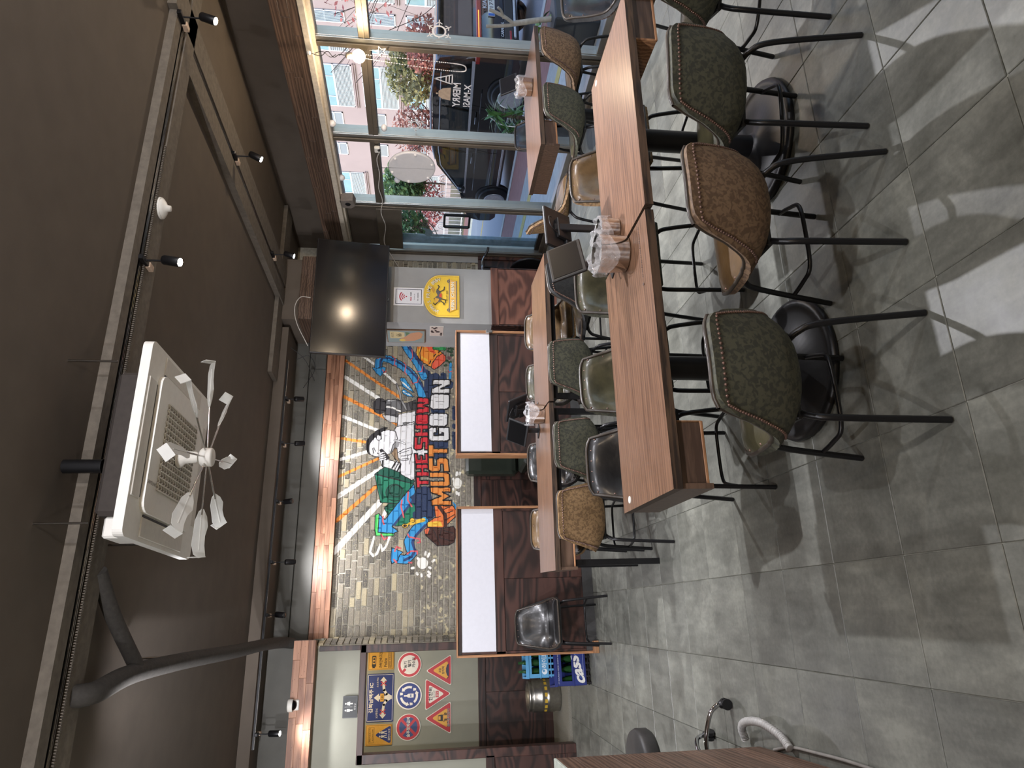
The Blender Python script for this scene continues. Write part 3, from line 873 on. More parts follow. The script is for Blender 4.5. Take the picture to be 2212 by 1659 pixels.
# fascia boards above the header
f = struct(MB().box(.05, 3.3, 8.20, 8.5, 2.884, 3.085, 0, .006).build('wall_fascia', M_DARK), 'charcoal fascia boards above the cedar header', 'wall')
MB().box(.05, 3.68, 8.235, 8.5, 3.10, 3.30, 0, .004).build('fascia_board', M_DARK, f)
MB().box(.05, 3.68, 8.28, 8.5, 2.884, 3.38).build('fascia_backing', M_DARK, f)
MB().box(3.3, 3.62, 8.17, 8.24, 2.884, 3.02, 0, .004).build('fascia_end_board', M_DARK, f)
MB().box(-3.4, 3.6, 7.62, 8.5, 3.262, 3.38).build('fascia_top_board', M_CEIL, f)

# ------------------------------------------------------------------ left part: doorway wall, corridor with signs
YL = 8.0
wl = MB()
wl.box(-3.4, -1.09, YL, YL + .12, 0, 3.38).box(-1.09, .0, YL, YL + .12, 2.24, 3.38)
wl.box(-.05, .0, YL + .02, YL + .12, 0, 2.24)
wall_door = struct(wl.build('wall_doorway', M_GREEN), 'grey green wall around the corridor doorway', 'wall')
wainscot('wainscot', -3.4, -1.1, YL, .96, wall_door)
hd = plank_header('trim_2', -3.4, .085, 7.86, YL, 2.745, 2.968, 3, 'cedar header box above the corridor doorway')
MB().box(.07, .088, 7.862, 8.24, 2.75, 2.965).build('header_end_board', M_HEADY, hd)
MB().box(-3.4, .06, 7.99, 8.1, 2.97, 3.38).build('upper_wall', M_DARK, wall_door)
dr = struct(empty('door_1'), 'dark wooden door surround open to the corridor', 'door')
MB().box(-1.12, -1.03, YL - .03, YL + .14, 0, 2.285, 0, .004).build('left_jamb', M_WAIN, dr)
MB().box(-.06, .02, YL - .03, YL + .14, 0, 2.285, 0, .004).build('right_jamb', M_WAIN, dr)
MB().box(-1.12, .02, YL - .03, YL + .14, 2.225, 2.29, 0, .004).build('head_jamb', M_WAINX, dr)
MB().box(-.03, .02, YL - .032, YL + .02, 2.29, 2.72, 0, .003).build('jamb_extension', M_WAIN, dr)
YC = 9.15
corr = struct(MB().box(-1.9, .1, YC, YC + .1, 0, 2.7).build('wall_corridor', M_GREEN), 'corridor wall carrying the joke road signs', 'wall')
wainscot('wainscot', -1.9, .1, YC, .945, corr, z0=.03)
MB().box(-2.0, -1.9, YL + .12, YC + .1, 0, 2.7).build('corridor_side', M_GREEN, corr)
MB().box(.0, .1, 8.5, YC + .1, 0, 2.7).build('corridor_side', M_GREEN, corr)
MB().box(-2.0, .1, YL + .12, YC + .1, 2.7, 2.8).build('corridor_ceiling', M_GREEN, corr)

# ------------------------------------------------------------------ column
col = struct(MB().box(3.68, 4.45, 7.58, 8.34, 0, 3.38).build('column', M_GREY), 'light grey column between mural and sliding door', 'column')
w = wainscot('wainscot', 3.665, 4.465, 7.58, .83, col, M_WAINR, plywood('reddish_rail', (78, 46, 36), (130, 84, 66), 6, .45, (.9, 6, 6)), step=.8)
MB().box(3.655, 3.68, 7.56, 8.31, 0, .83, 0, .003).build('side_panel', M_WAIN, col)
MB().box(4.45, 4.475, 7.56, 8.31, 0, .83, 0, .003).build('side_panel', M_WAIN, col)
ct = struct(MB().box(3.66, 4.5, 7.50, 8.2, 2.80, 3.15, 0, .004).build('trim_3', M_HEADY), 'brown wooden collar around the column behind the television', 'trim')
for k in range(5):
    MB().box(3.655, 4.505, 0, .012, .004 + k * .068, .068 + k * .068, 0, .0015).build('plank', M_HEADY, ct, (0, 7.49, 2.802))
MB().box(3.66, 4.47, 7.52, 8.3, 3.15, 3.38).build('column_head', M_CEIL, col)

# ------------------------------------------------------------------ ceiling, beams
ceil = struct(MB().box(-3.4, 5.35, -3.2, 9.3, 3.38, 3.5).build('ceiling', M_CEIL), 'dark brown painted ceiling', 'ceiling')
b1 = MB().box(-3.4, 5.2, 3.65, 3.74, 3.325, 3.39).box(-3.4, 5.2, 3.83, 3.98, 3.32, 3.39)
b1.box(-3.4, 5.2, 3.74, 3.83, 3.35, 3.39, 1)
for k in range(330):
    b1.box(-1.2 + k * .013, -1.2 + k * .013 + .006, 3.815, 3.838, 3.318, 3.33)
beam = struct(b1.build('beam', [M_BEAM, M_CEIL]), 'rough grey beam with a recessed track across the ceiling', 'beam')
b2 = MB().box(3.84, 4.02, 3.98, 7.6, 3.32, 3.39).box(4.08, 4.3, 3.6, 7.6, 3.32, 3.39).box(4.0, 4.1, 3.9, 7.6, 3.345, 3.39, 1)
struct(b2.build('beam', [M_BEAM, M_CEIL]), 'rough grey beam running along the window side of the ceiling', 'beam')
for kx, ky0, ky1 in ((3.93, 7.6, 7.72),):
    struct(MB().box(2.9, 5.1, 7.3, 7.6, 3.335, 3.39).build('beam', M_BEAM), 'short dim grey beam over the television', 'beam')
# walls behind and beside the camera close the room
struct(MB().box(-3.5, -3.4, -3.2, 9.3, 0, 3.5).build('wall_left', M_GREEN), 'plain wall out of view on the counter side', 'wall')
struct(MB().box(-3.4, 5.35, -3.3, -3.2, 0, 3.5).build('wall_rear', M_GREY), 'plain wall out of view behind the camera', 'wall')

# ------------------------------------------------------------------ window wall, plane x = 5.15
XW = 5.15
hw = MB().box(XW - .02, XW + .2, -3.2, 8.5, 2.96, 3.5).box(XW + .02, XW + .2, -3.2, -1.6, 0, 2.96).box(XW - .02, XW + .2, 8.27, 8.5, 0, 2.96)
wall_win = struct(hw.build('wall_window', M_CEIL), 'dark wall above the shop windows', 'wall')
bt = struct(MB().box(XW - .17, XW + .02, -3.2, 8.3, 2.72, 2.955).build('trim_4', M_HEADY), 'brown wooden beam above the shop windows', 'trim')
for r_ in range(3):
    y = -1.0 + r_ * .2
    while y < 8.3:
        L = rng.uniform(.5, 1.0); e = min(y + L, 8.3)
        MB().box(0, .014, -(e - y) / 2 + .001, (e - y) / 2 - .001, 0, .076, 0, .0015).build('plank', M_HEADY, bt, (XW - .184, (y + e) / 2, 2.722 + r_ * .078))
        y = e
M_CREAM = plain('cream_trim', (206, 196, 178), .6)
MB().box(XW - .19, XW - .02, -3.2, 8.27, 2.665, 2.72, 0, .004).box(XW - .13, XW - .02, -3.2, 8.27, 2.64, 2.665).build('window_head_strip', M_CREAM, bt)
ZT0, ZT1, ZH = 2.165, 2.265, 2.665
YS = [-1.6, -.35, .9, 2.2, 3.5, 4.75, 5.99, 7.19, 8.2]
def stile(w, y, z0=0., z1=ZH, hw_=.055):
    m_ = MB()
    m_.box(XW - .06, XW + .05, y - hw_, y + hw_, z0, z1, 0, .004).box(XW - .075, XW - .06, y - hw_ * .9, y - hw_ * .15, z0, z1, 0, .003).box(XW - .085, XW - .06, y + hw_ * .1, y + hw_, z0, z1, 1, .003)
    m_.build('mullion', [M_ALU, M_ALUD], w)
for k in range(8):
    y0, y1 = YS[k], YS[k + 1]
    nm = 'door_2' if k == 7 else 'window_%d' % (k + 1)
    lb = {4: 'shop window bay with the globe bulb in front', 5: 'shop window bay behind the spiky plant', 6: 'shop window bay with the hanging round mirror', 7: 'glass sliding door with a black handle'}.get(k, 'shop window bay out of view, number %d along the wall' % (k + 1))
    w = struct(empty(nm), lb, 'door' if k == 7 else 'window')
    if k == 0: stile(w, y0)
    stile(w, y1 if k < 7 else y1 + .03)
    a, b = y0 + .055, y1 - .055
    M2 = M_ALUD
    MB().box(XW - .07, XW + .05, a, b, ZT0, ZT1, 0, .004).box(XW - .08, XW - .07, a, b, ZT0 + .045, ZT0 + .055).build('transom', M2, w)
    MB().box(XW - .06, XW + .05, a, b, 0, .09, 0, .004).box(XW - .09, XW - .06, a, b, 0, .035, 1).build('bottom_rail', [M_ALU if k < 7 else M_ALUD, M_ALUD], w)
    MB().box(XW - .05, XW + .05, a, b, ZH - .03, ZH).build('top_rail', M_ALU, w)
    if k < 7:
        MB().box(XW - .003, XW + .003, a, b, ZT1, ZH - .03).build('transom_pane', M_GLASS, w)
        MB().box(XW - .003, XW + .003, a, b, .09, ZT0).build('pane', M_GLASS, w)
    else:
        MB().box(XW - .02, XW + .01, a, b, ZT1, ZH - .03).build('transom_panel', M_CEIL, w)
        MB().box(XW - .085, XW - .07, a, b, 1.96, 2.27, 0, .003).build('door_header_box', M_ALUD, w)
        MB().box(XW - .02, XW - .012, a - .02, b - .02, .09, 1.98).build('pane', M_GLASSD, w)
        MB().box(XW + .02, XW + .028, b - .22, b, .09, 1.98).build('frosted_strip', glass('frosted_glass', (190, 214, 224), .8, .15, .35), w)
        MB().box(XW - .03, XW + .035, a - .03, b, .09, .15, 0, .003).build('kick_rail', plain('bronze_rail', (64, 58, 54), .4, .5), w)
        hnd = MB()
        for (p, q) in (((7.62, 1.42), (7.36, 1.42)), ((7.36, 1.10), (7.62, 1.10)), ((7.62, 1.42), (7.62, 1.10)), ((7.36, 1.42), (7.36, 1.10))):
            hnd.bar((XW - .05, p[0], p[1]), (XW - .05, q[0], q[1]), .028, .028)
        hnd.build('handle', M_PLASTIC, w)
# ------------------------------------------------------------------ low partitions
M_ACRYL = plain('frosted_white_panel', (214, 215, 222), .35, 0, var=.02)
M_DBASE = plain('dark_vinyl_base', (62, 62, 62), .6)
def partition(x0, x1, label, foot):
    YP, H = 6.74, 1.305
    p = empty('partition', ((x0 + x1) / 2, YP, 0), 0, label, 'partition', 'low wooden partitions in front of the booth')
    a, b = (x0 - x1) / 2, (x1 - x0) / 2
    MB().box(a, a + .022, -.04, .09, 0, H, 0, .002).build('edge_post', M_PALE, p)
    MB().box(b - .022, b, -.04, .09, 0, H, 0, .002).build('edge_post', M_PALE, p)
    MB().box(a, b, -.04, .09, H, H + .012, 0, .002).build('cap_board', M_PALEX, p)
    MB().box(a + .022, b - .022, 0, .05, .1, H).build('core_panel', M_WAIN, p)
    MB().box(a + .022, b - .022, -.022, 0, H - .035, H, 0, .002).build('top_rail', M_WAINX, p)
    MB().box(a + .045, b - .022, -.012, 0, .952, H - .036).build('frosted_panel', M_ACRYL, p)
    MB().box(a + .022, a + .045, -.022, 0, .1, H - .035, 0, .002).build('stile', M_WAIN, p)
    MB().box(a + .022, b - .022, -.022, 0, .862, .95, 0, .003).build('middle_rail', M_WAINX, p)
    n = 2
    for k in range(n):
        u, v = a + .045 + (b - a - .09) * k / n, a + .045 + (b - a - .09) * (k + 1) / n
        MB().box(u + .001, v - .001, -.014, 0, .1, .86, 0, .002).build('plywood_panel', M_WAIN, p)
    MB().box(b - .045, b - .022, -.022, 0, .1, .862, 0, .002).build('stile', M_WAIN, p)
    MB().box(a + .022, b - .022, -.026, .05, 0, .1).build('base_board', M_DBASE, p)
    if foot: MB().box(a - .0, a + .11, -.11, -.03, 0, .045, 0, .004).build('foot_block', M_PALEX, p)
    else:
        MB().box(b - .03, b + .0, -.06, -.04, .92, .99, 0, .002).build('metal_hinge', M_STEEL, p)
    return p
partition(-.125, 1.262, 'low partition with frosted strip, behind the lone black chair', True)
partition(1.78, 3.178, 'low partition with frosted strip, beside the grey column', False)
# booth bench behind the gap
M_DGREEN = plain('dark_green_leatherette', (38, 44, 36), .35, 0, var=.1, scale=14)
be = empty('booth_bench', (2.75, 7.9, 0), 0, 'dark green upholstered booth bench seen through the partition gap', 'bench')
MB().box(-.83, .83, -.35, .28, .06, .4, 0, .01).build('plinth', M_WAIN, be)
MB().box(-.84, .84, -.36, .16, .4, .5, 0, .03).build('seat', M_DGREEN, be)
for k in range(3):
    MB().box(-.84 + k * .56, -.28 + k * .56, .14, .33, .5, 1.14, 0, .035).build('back_cushion', M_DGREEN, be)

# ------------------------------------------------------------------ tables
M_TTOP = wood('walnut_laminate', (92, 66, 50), (136, 103, 80), 0, .3, .8, .2, 6, .05)
M_TEDGE = wood('dark_oak_edge', (38, 28, 21), (78, 60, 45), 0, .55, .35, .4, 6)
M_TRAY = wood('tray_walnut', (66, 50, 41), (96, 76, 62), 0, .45, .5, .4, 6)
def table(loc, rz, L, D, kind, label, group, tray=0, badge=0):
    t = empty('dining_table', (*loc, 0), rz, label, 'table', group)
    H, th = .745, .036
    a, b = -L / 2, L / 2
    tp = MB()
    tp.add([(a, -D / 2, H), (b, -D / 2, H), (b, D / 2, H), (a, D / 2, H)], [(0, 1, 2, 3)], 0)
    tp.box(a, b, -D / 2, D / 2, H - th, H - .0004, 1)
    tp.build('table_top', [M_TTOP, M_TEDGE], t)
    if kind == 'pedestal':
        MB().lathe([(.052, .02), (.052, H - th - .03)], 24).build('column', M_BLACK, t)
        bs = MB().lathe([(.0, 0), (.305, 0), (.315, .012), (.31, .026), (.29, .034), (.275, .028), (.25, .026), (.07, .05), (.055, .07)], 40)
        bs.build('base', plain('black_cast_base', (15, 15, 16), .4, .1), t)
        MB().bar((-.2, 0, H - th - .012), (.2, 0, H - th - .012), .06, .022).bar((0, -.2, H - th - .012), (0, .2, H - th - .012), .06, .022).build('top_bracket', M_BLACK, t)
    else:
        for sx in (-1, 1):
            for sy in (-1, 1):
                x, y = sx * (L / 2 - .05), sy * (D / 2 - .06)
                MB().box(x - .02, x + .02, y - .02, y + .02, 0, H - th - .04, 0, .002).build('leg', M_BLACK, t)
        fr = MB()
        for sy in (-1, 1): fr.box(a + .03, b - .03, sy * (D / 2 - .06) - .02, sy * (D / 2 - .06) + .02, H - th - .04, H - th)
        for sx in (-1, 1): fr.box(sx * (L / 2 - .05) - .02, sx * (L / 2 - .05) + .02, -D / 2 + .08, D / 2 - .08, H - th - .04, H - th)
        fr.build('steel_apron', M_BLACK, t)
    if tray:
        e = tray * (L / 2 - .012); z0, z1 = H - th - .105, H - th
        x0, x1 = sorted((e, e - tray * .245))
        tr = MB().box(x0, x1, -D / 2 + .03, D / 2 - .02, z0, z0 + .012).box(x0, x1, D / 2 - .032, D / 2 - .02, z0, z1).box(e - .01, e + .01, -D / 2 + .01, D / 2 - .015, z0 - .015, z1)
        tr.build('cutlery_tray', M_TRAY, t)
        MB().box(x0, x1, -D / 2 + .018, -D / 2 + .03, z0 + .008, z1, 0, .002).build('tray_front', M_TRAY, t)
        MB().box(min(e - tray * .247, e - tray * .235), max(e - tray * .247, e - tray * .235), -D / 2 + .018, D / 2 - .02, z0, z1, 0, .002).build('tray_side', M_PALEX, t)
        MB().box(x0, x1, -D / 2 + .016, -D / 2 + .03, z0 - .004, z0 + .008, 0, .002).build('tray_lip', M_PALEX, t)
    if badge:
        x = badge * (L / 2 - .045)
        MB().lathe([(.016, H), (.016, H + .002), (.014, H + .003)], 20, (0, 0, 0)).build('number_tag', M_WHITE, t, (x, D / 2 - .1, 0))
    return t
tA = table((1.077, 2.604), R(-2.3), 1.15, .635, 'pedestal', 'pedestal table with the steel tub, its tray end beside the aisle', 'walnut topped dining tables', -1, -1)
tB = table((2.237, 2.545), R(-2.6), 1.13, .635, 'pedestal', 'pedestal table with tray end cut off by the photo edge', 'walnut topped dining tables', 1, 1)
tC = table((1.045, 4.928), R(-4), 1.17, .63, 'frame', 'black framed table with open end nearest the lone chair', 'walnut topped dining tables', -1)
tD = table((2.227, 4.815), R(-6), 1.16, .63, 'frame', 'black framed table in front of the grey column', 'walnut topped dining tables')
tW = table((4.32, 4.64), 0, 1.26, .66, 'pedestal', 'pedestal table standing alone against the shop window', 'walnut topped dining tables', -1)
# handwritten line near the joint of the front tables
hw_ = Print((1.60, 2.36, .7462), (math.cos(R(-2.3)), math.sin(R(-2.3)), 0), (-math.sin(R(-2.3)), math.cos(R(-2.3)), 0))
rg = random.Random(4)
for k in range(11):
    x = -.22 + k * .022
    hw_.line([(x, -.004), (x + .006, .008 * rg.uniform(.3, 1)), (x + .01, -.006 * rg.uniform(.2, 1)), (x + .016, .007 * rg.uniform(.2, 1))], .0022, (58, 38, 30))
hw_.disc((-.25, 0), .006, (58, 38, 30), 10)
hw_o = hw_.build('handwriting', tA)
hw_o.matrix_parent_inverse = (Matrix.Translation(tA.location) @ Matrix.Rotation(R(-2.3), 4, 'Z')).inverted()

# ------------------------------------------------------------------ chairs
def leather(name, dark, light, rough, scale, gloss):
    t = NT(name)
    v = t.coords((1, 1, 1), 11.0)
    n = t.noise(v, scale, 2, .4, .8)
    col_ = t.ramp(n, [(.42, lin(dark)), (.56, lin(light))]) if not gloss else t.ramp(t.noise(v, scale, 5, .6), [(.3, lin(dark)), (.7, lin(light))])
    fine = t.noise(v, 300, 3)
    t.pbr(col_, rough, 0, fine if not gloss else t.noise(v, 12, 4, .5), .15 if not gloss else .35, .002 if not gloss else .01, **({'Coat_Weight': .35, 'Coat_Roughness': .18} if gloss else {}))
    return t.m
LEA = {
    'green': (leather('green_suede', (54, 55, 46), (76, 76, 61), .75, 60, 0), leather('green_leather', (46, 45, 33), (82, 78, 56), .3, 9, 1)),
    'brown': (leather('brown_suede', (88, 68, 50), (116, 93, 70), .75, 60, 0), leather('brown_leather', (70, 52, 31), (104, 80, 50), .3, 9, 1)),
    'black': (leather('black_suede', (28, 28, 29), (40, 40, 40), .7, 42, 0), leather('black_leather', (17, 17, 18), (34, 33, 33), .34, 9, 1)),
    'tan': (leather('tan_suede', (104, 80, 52), (136, 108, 74), .75, 60, 0), leather('tan_leather', (82, 63, 40), (120, 95, 64), .3, 9, 1)),
}
M_NAIL = plain('antique_nail', (122, 98, 88), .35, .6)
M_PIPING = plain('dark_edge_piping', (58, 50, 42), .35, 0, var=.15)
def lerp_tab(tab, t):
    for (a, *u), (b, *v) in zip(tab[:-1], tab[1:]):
        if t <= b:
            k = (t - a) / (b - a); k = k * k * (3 - 2 * k) if False else k
            return [x + (y - x) * k for x, y in zip(u, v)]
    return tab[-1][1:]
TAB = [(0, -.262, .775, .152), (.12, -.256, .70, .168), (.25, -.246, .62, .186), (.4, -.222, .515, .206), (.5, -.185, .462, .216), (.6, -.115, .445, .219), (.75, .02, .455, .216), (.9, .15, .465, .214), (.97, .205, .462, .19), (1, .225, .448, .178)]
TAB2 = []
for i in range(41):      # smooth the profile a little
    acc = [lerp_tab(TAB, min(1, max(0, i / 40 + d))) for d in (-.04, -.02, 0, .02, .04)]
    TAB2.append((i / 40, *[sum(q[k] for q in acc) / 5 for k in range(3)]))
TAB2[0], TAB2[-1] = (0, -.262, .775, .152), (1, .225, .448, .178)
def shell_pt(s, t):
    y, z, w = lerp_tab(TAB2, t)
    g = max(0, min(1, (.56 - t) / .56))
    a = abs(s)
    wing = (.35 + 1.5 * (t / .5) * 1.0) * .06 if t < .5 else .111 * max(0, 1 - (t - .5) / .3)
    y2 = y + wing * a ** 2.4
    z2 = z + (.055 * a ** 3 * max(0, 1 - abs(t - .58) / .34))
    if t < .12: z2 -= .022 * a ** 6 * (1 - t / .12)
    return Vector((s * w, y2, z2))
NS, NTT = 12, 26
def shell_grid(off, puff=0.0):
    g = []
    for i in range(NTT + 1):
        row = []
        for j in range(NS + 1):
            s, t = -1 + 2 * j / NS, i / NTT
            p = shell_pt(s, t)
            e = .01
            du = shell_pt(min(1, s + e), t) - shell_pt(max(-1, s - e), t)
            dv = shell_pt(s, min(1, t + e)) - shell_pt(s, max(0, t - e))
            n = du.cross(dv).normalized() * -1
            if n.z < 0 and t > .5: n = -n
            if t <= .5 and n.y < 0: n = -n
            b = (1 - abs(s) ** 8) * (1 - abs(2 * t - 1) ** 14) * (1 - .95 * math.exp(-((t - .53) / .045) ** 2))
            row.append(p + n * (off + puff * b))
        g.append(row)
    return g
def grid_faces(n, m, flip=False):
    fs = []
    for i in range(m):
        for j in range(n):
            q = (i * (n + 1) + j, i * (n + 1) + j + 1, (i + 1) * (n + 1) + j + 1, (i + 1) * (n + 1) + j)
            fs.append(q[::-1] if flip else q)
    return fs
def edge_loop(n, m):
    L = [j for j in range(n + 1)] + [i * (n + 1) + n for i in range(1, m + 1)] + [m * (n + 1) + j for j in range(n - 1, -1, -1)] + [i * (n + 1) for i in range(m - 1, 0, -1)]
    return L
def chair_meshes():
    out = shell_grid(-.019); inn = shell_grid(.004); cu = shell_grid(.004, .03)
    flat = lambda g: [p for r in g for p in r]
    sh = MB()
    k = (NS + 1) * (NTT + 1)
    loop = edge_loop(NS, NTT)
    vs = flat(out) + flat(inn)
    sh.add(vs, grid_faces(NS, NTT, True), 0, True)
    sh.add(vs, [(loop[i], loop[(i + 1) % len(loop)], k + loop[(i + 1) % len(loop)], k + loop[i]) for i in range(len(loop))], 0, True)
    cs = MB(); cs.add(flat(cu), grid_faces(NS, NTT), 0, True)
    # rolled edge of the cushion
    sg_ = shell_grid(.008); pts = [sg_[i // (NS + 1)][i % (NS + 1)] for i in loop]
    pts = [Vector((p.x * .975, p.y, p.z)) for p in pts]
    sh.tube(pts + [pts[0]], .0085, 6, 1, False)
    # nails along the outer edge, studs on the inner edge
    nl = MB()
    def bead(p, r):
        nl.add([p + Vector(d) * r for d in ((1, 0, 0), (-1, 0, 0), (0, 1, 0), (0, -1, 0), (0, 0, 1), (0, 0, -1))],
               [(0, 2, 4), (2, 1, 4), (1, 3, 4), (3, 0, 4), (2, 0, 5), (1, 2, 5), (3, 1, 5), (0, 3, 5)], 0, True)
    def outer(s, t):
        p = shell_pt(s, t); e = .01
        du = shell_pt(min(1, s + e), t) - shell_pt(max(-1, s - e), t); dv = shell_pt(s, min(1, t + e)) - shell_pt(s, max(0, t - e))
        n = du.cross(dv).normalized()
        return p, (n if n.y < 0 else -n)
    for sgn in (-1, 1):
        for i in range(30):
            p, n = outer(sgn * .9, .045 + .47 * i / 29); bead(p + n * .0185, .0078)
    for i in range(18):
        p, n = outer(-.84 + 1.68 * i / 17, .045); bead(p + n * .0185, .0078)
    st = MB()
    for sgn in (-1, 1):
        for tt in (.06, .2, .36, .62, .78, .9):
            p, n = outer(sgn * .9, tt); st.ball(p - n * .016, .006, 6)
    for s in (-.55, -.18, .18, .55):
        p, n = outer(s, .035); st.ball(p - n * .018, .006, 6)
        p, n = outer(s, .965); st.ball(p + Vector((0, .0, .016)), .006, 6)
    return sh, cs, nl, st
SH, CS, NL, ST = chair_meshes()
NL_ME, ST_ME = NL.mesh('nail_trim', M_NAIL), ST.mesh('studs', M_NAIL)
SHELL_ME = {k: SH.mesh('shell', [v[0], M_PIPING]) for k, v in LEA.items()}
CUSH_ME = {k: CS.mesh('cushion', v[1]) for k, v in LEA.items()}
LEG_ME = {}
for nm, sx, sy in (('rl', -1, -1), ('rr', 1, -1), ('fl', -1, 1), ('fr', 1, 1)):
    if sy < 0: p = [(sx * .08, -.03, .432), (sx * .115, -.09, .43), (sx * .145, -.14, .405), (sx * .162, -.178, .33), (sx * .182, -.232, .005)]
    else: p = [(sx * .08, .03, .432), (sx * .13, .09, .43), (sx * .165, .14, .405), (sx * .18, .168, .33), (sx * .2, .232, .005)]
    LEG_ME[nm] = MB().tube(curve(p, 5), .0115, 8).mesh('leg', M_BLACK)
STR_ME = MB().tube(curve([(-.188, .205, .18), (-.165, .12, .18), (-.13, .06, .18), (0, .05, .18), (.13, .06, .18), (.165, .12, .18), (.188, .205, .18)], 5), .0085, 8).mesh('stretcher', M_BLACK)
PLT_ME = MB().box(-.15, .15, -.12, .14, .422, .444, 0, .005).mesh('seat_base', M_PLASTIC)
def chair(kind, x, y, rz, label):
    c = empty('dining_chair', (x, y, 0), R(rz), label, 'chair', 'studded leather chairs')
    s_, u_ = inst('shell', SHELL_ME[kind], c), inst('cushion', CUSH_ME[kind], c)
    inst('nail_trim', NL_ME, s_); inst('studs', ST_ME, u_)
    for k in ('rl', 'rr', 'fl', 'fr'): inst('leg', LEG_ME[k], c)
    inst('stretcher', STR_ME, c); inst('seat_base', PLT_ME, c)
    return c
CH = [
    ('green', .79, 2.06, -2, 'olive suede chair in front, nearest the aisle, its back to us'),
    ('brown', 1.425, 2.04, -3, 'mottled brown suede chair in front, drawn up at the table joint'),
    ('green', 1.985, 2.03, -14, 'olive suede chair in front of the pedestal table by the photo edge'),
    ('green', 2.62, 2.0, -30, 'olive chair cut off by the top edge of the photo, seat showing'),
    ('black', .84, 3.18, 178, 'glossy black chair behind the near table, facing us'),
    ('green', 1.31, 3.19, 180, 'glossy olive chair behind the near table, middle one facing us'),
    ('green', 1.87, 3.15, 176, 'glossy olive chair half hidden behind the near tablet'),
    ('tan', 2.57, 3.08, 178, 'glossy tan chair behind the near table, closest to the window table'),
    ('black', 3.88, 2.95, 176, 'glossy black chair facing us at the photo edge, by the window'),
    ('tan', .775, 4.58, -4, 'mottled tan suede chair at the end of the far tables, back to us'),
    ('green', 1.24, 4.56, -4, 'olive suede chair at the far tables, beside the tan one'),
    ('green', 1.85, 4.58, -6, 'olive suede chair at the far tables, beside the black one'),
    ('black', 2.36, 4.46, 18, 'black suede chair at the far tables, pulled out and turned'),
    ('tan', .82, 5.22, 176, 'tan chair showing its top behind the far tables, left end'),
    ('black', 1.37, 5.22, 176, 'black chair showing its top behind the far tables'),
    ('green', 2.03, 5.12, 174, 'olive chair showing its top behind the far tables'),
    ('tan', 2.485, 5.08, 174, 'tan chair showing its top behind the far tables, nearest the column'),
    ('green', 3.82, 4.21, 0, 'olive suede chair at the window table, back to us'),
    ('brown', 4.34, 4.17, 4, 'brown suede chair at the window table, beside the photo edge'),
    ('black', 4.70, 5.18, 180, 'black chair across the window table, only its top showing'),
    ('tan', 3.55, 4.86, -112, 'tan leather chair at the free end of the window table'),
    ('black', .14, 6.40, 184, 'black leather chair standing alone against the wooden partition'),
]
for a in CH: chair(*a)

# ------------------------------------------------------------------ counter, stool, hose
M_CNT = wood('counter_walnut', (82, 62, 50), (116, 91, 75), 1, .45, .7, .4, 6)
ctr = empty('counter', (-1.05, 2.4, 0), 0, 'wooden service counter with a wifi notice at the photo edge', 'counter')
for k in range(12):
    z0 = .01 + k * .083
    MB().box(.52, .54, -1.1, 1.11, z0, z0 + .0825, 0, .0012).build('plank', M_CNT, ctr)
MB().box(-.5, .52, -1.1, 1.11, 0, 1.0).build('body', M_CNT, ctr)
MB().box(-.52, .54, -1.12, 1.11, 1.005, 1.018, 0, .002).build('counter_top', plain('pale_laminate', (196, 204, 192), .4), ctr)
def wifi(pr, w, h):
    pr.rect(-w / 2, -h / 2, w / 2, h / 2, (232, 232, 236)); pr.frame(-w * .43, -h * .45, w * .43, h * .45, w * .03, (44, 48, 62))
    c0 = (0, h * .08)
    for q, (r0, r1) in enumerate(((.05, .0), (.10, .15), (.20, .25), (.30, .36))):
        if q == 0: pr.disc(c0, w * .04, (186, 40, 60), 16)
        else: pr.ring(c0, w * r0, w * r1, (186, 40, 60), 45, 135, 14)
    pr.text('FREE', -w * .13, -h * .08, h * .055, (196, 60, 80), bold=.02); pr.text('WIFI', w * .15, -h * .08, h * .055, (84, 80, 92), bold=.02)
    pr.text('ID : kbn_wifi', 0, -h * .2, h * .035, (84, 84, 92)); pr.text('PW : 00000000', 0, -h * .32, h * .035, (44, 44, 52))
nt_ = empty('notice_sheet', (-.508, 2.93, .80), 0, 'laminated free wifi notice on the counter side', 'sign')
MB().box(-.0005, .0005, -.11, .11, -.16, .16).build('sheet', M_WHITE, nt_)
pr = Print((.0007, 0, 0), (0, 1, 0), (0, 0, 1)); wifi(pr, .21, .3); pr.build('print', nt_)

stl = empty('rolling_stool', (-.63, 3.83, 0), 0, 'round grey stool on a chrome caster base behind the counter', 'stool')
MB().lathe([(.0, .0), (.175, .0), (.19, .02), (.19, .07), (.18, .09), (.0, .098)], 32).build('seat', [plain('dark_grey_vinyl', (52, 51, 50), .5)], stl, (0, 0, .45))
MB().lathe([(.03, .0), (.03, .2), (.022, .2), (.022, .36)], 16).build('gas_lift', M_CHROME, stl, (0, 0, .09))
for k in range(5):
    a = R(-4 + 72 * k)
    d = Vector((math.cos(a), math.sin(a), 0))
    MB().tube(curve([d * .03 + Vector((0, 0, .15)), d * .12 + Vector((0, 0, .155)), d * .24 + Vector((0, 0, .12)), d * .285 + Vector((0, 0, .07))], 5), .0125, 8).build('leg', M_CHROME, stl)
    w_ = MB()
    for s_ in (-1, 1):
        q = d.cross(Vector((0, 0, 1))) * (s_ * .014)
        w_.tube([d * .285 + q * .4 + Vector((0, 0, .028)), d * .285 + q * 1.6 + Vector((0, 0, .028))], .028, 14)
    w_.ball(d * .285 + Vector((0, 0, .05)), .022, 10)
    w_.build('caster', M_PLASTIC, stl)
hp = curve([(-.49, 3.62, .03), (-.44, 3.60, .05), (-.40, 3.50, .07), (-.39, 3.36, .06), (-.43, 3.24, .035), (-.475, 3.17, .03)], 30)
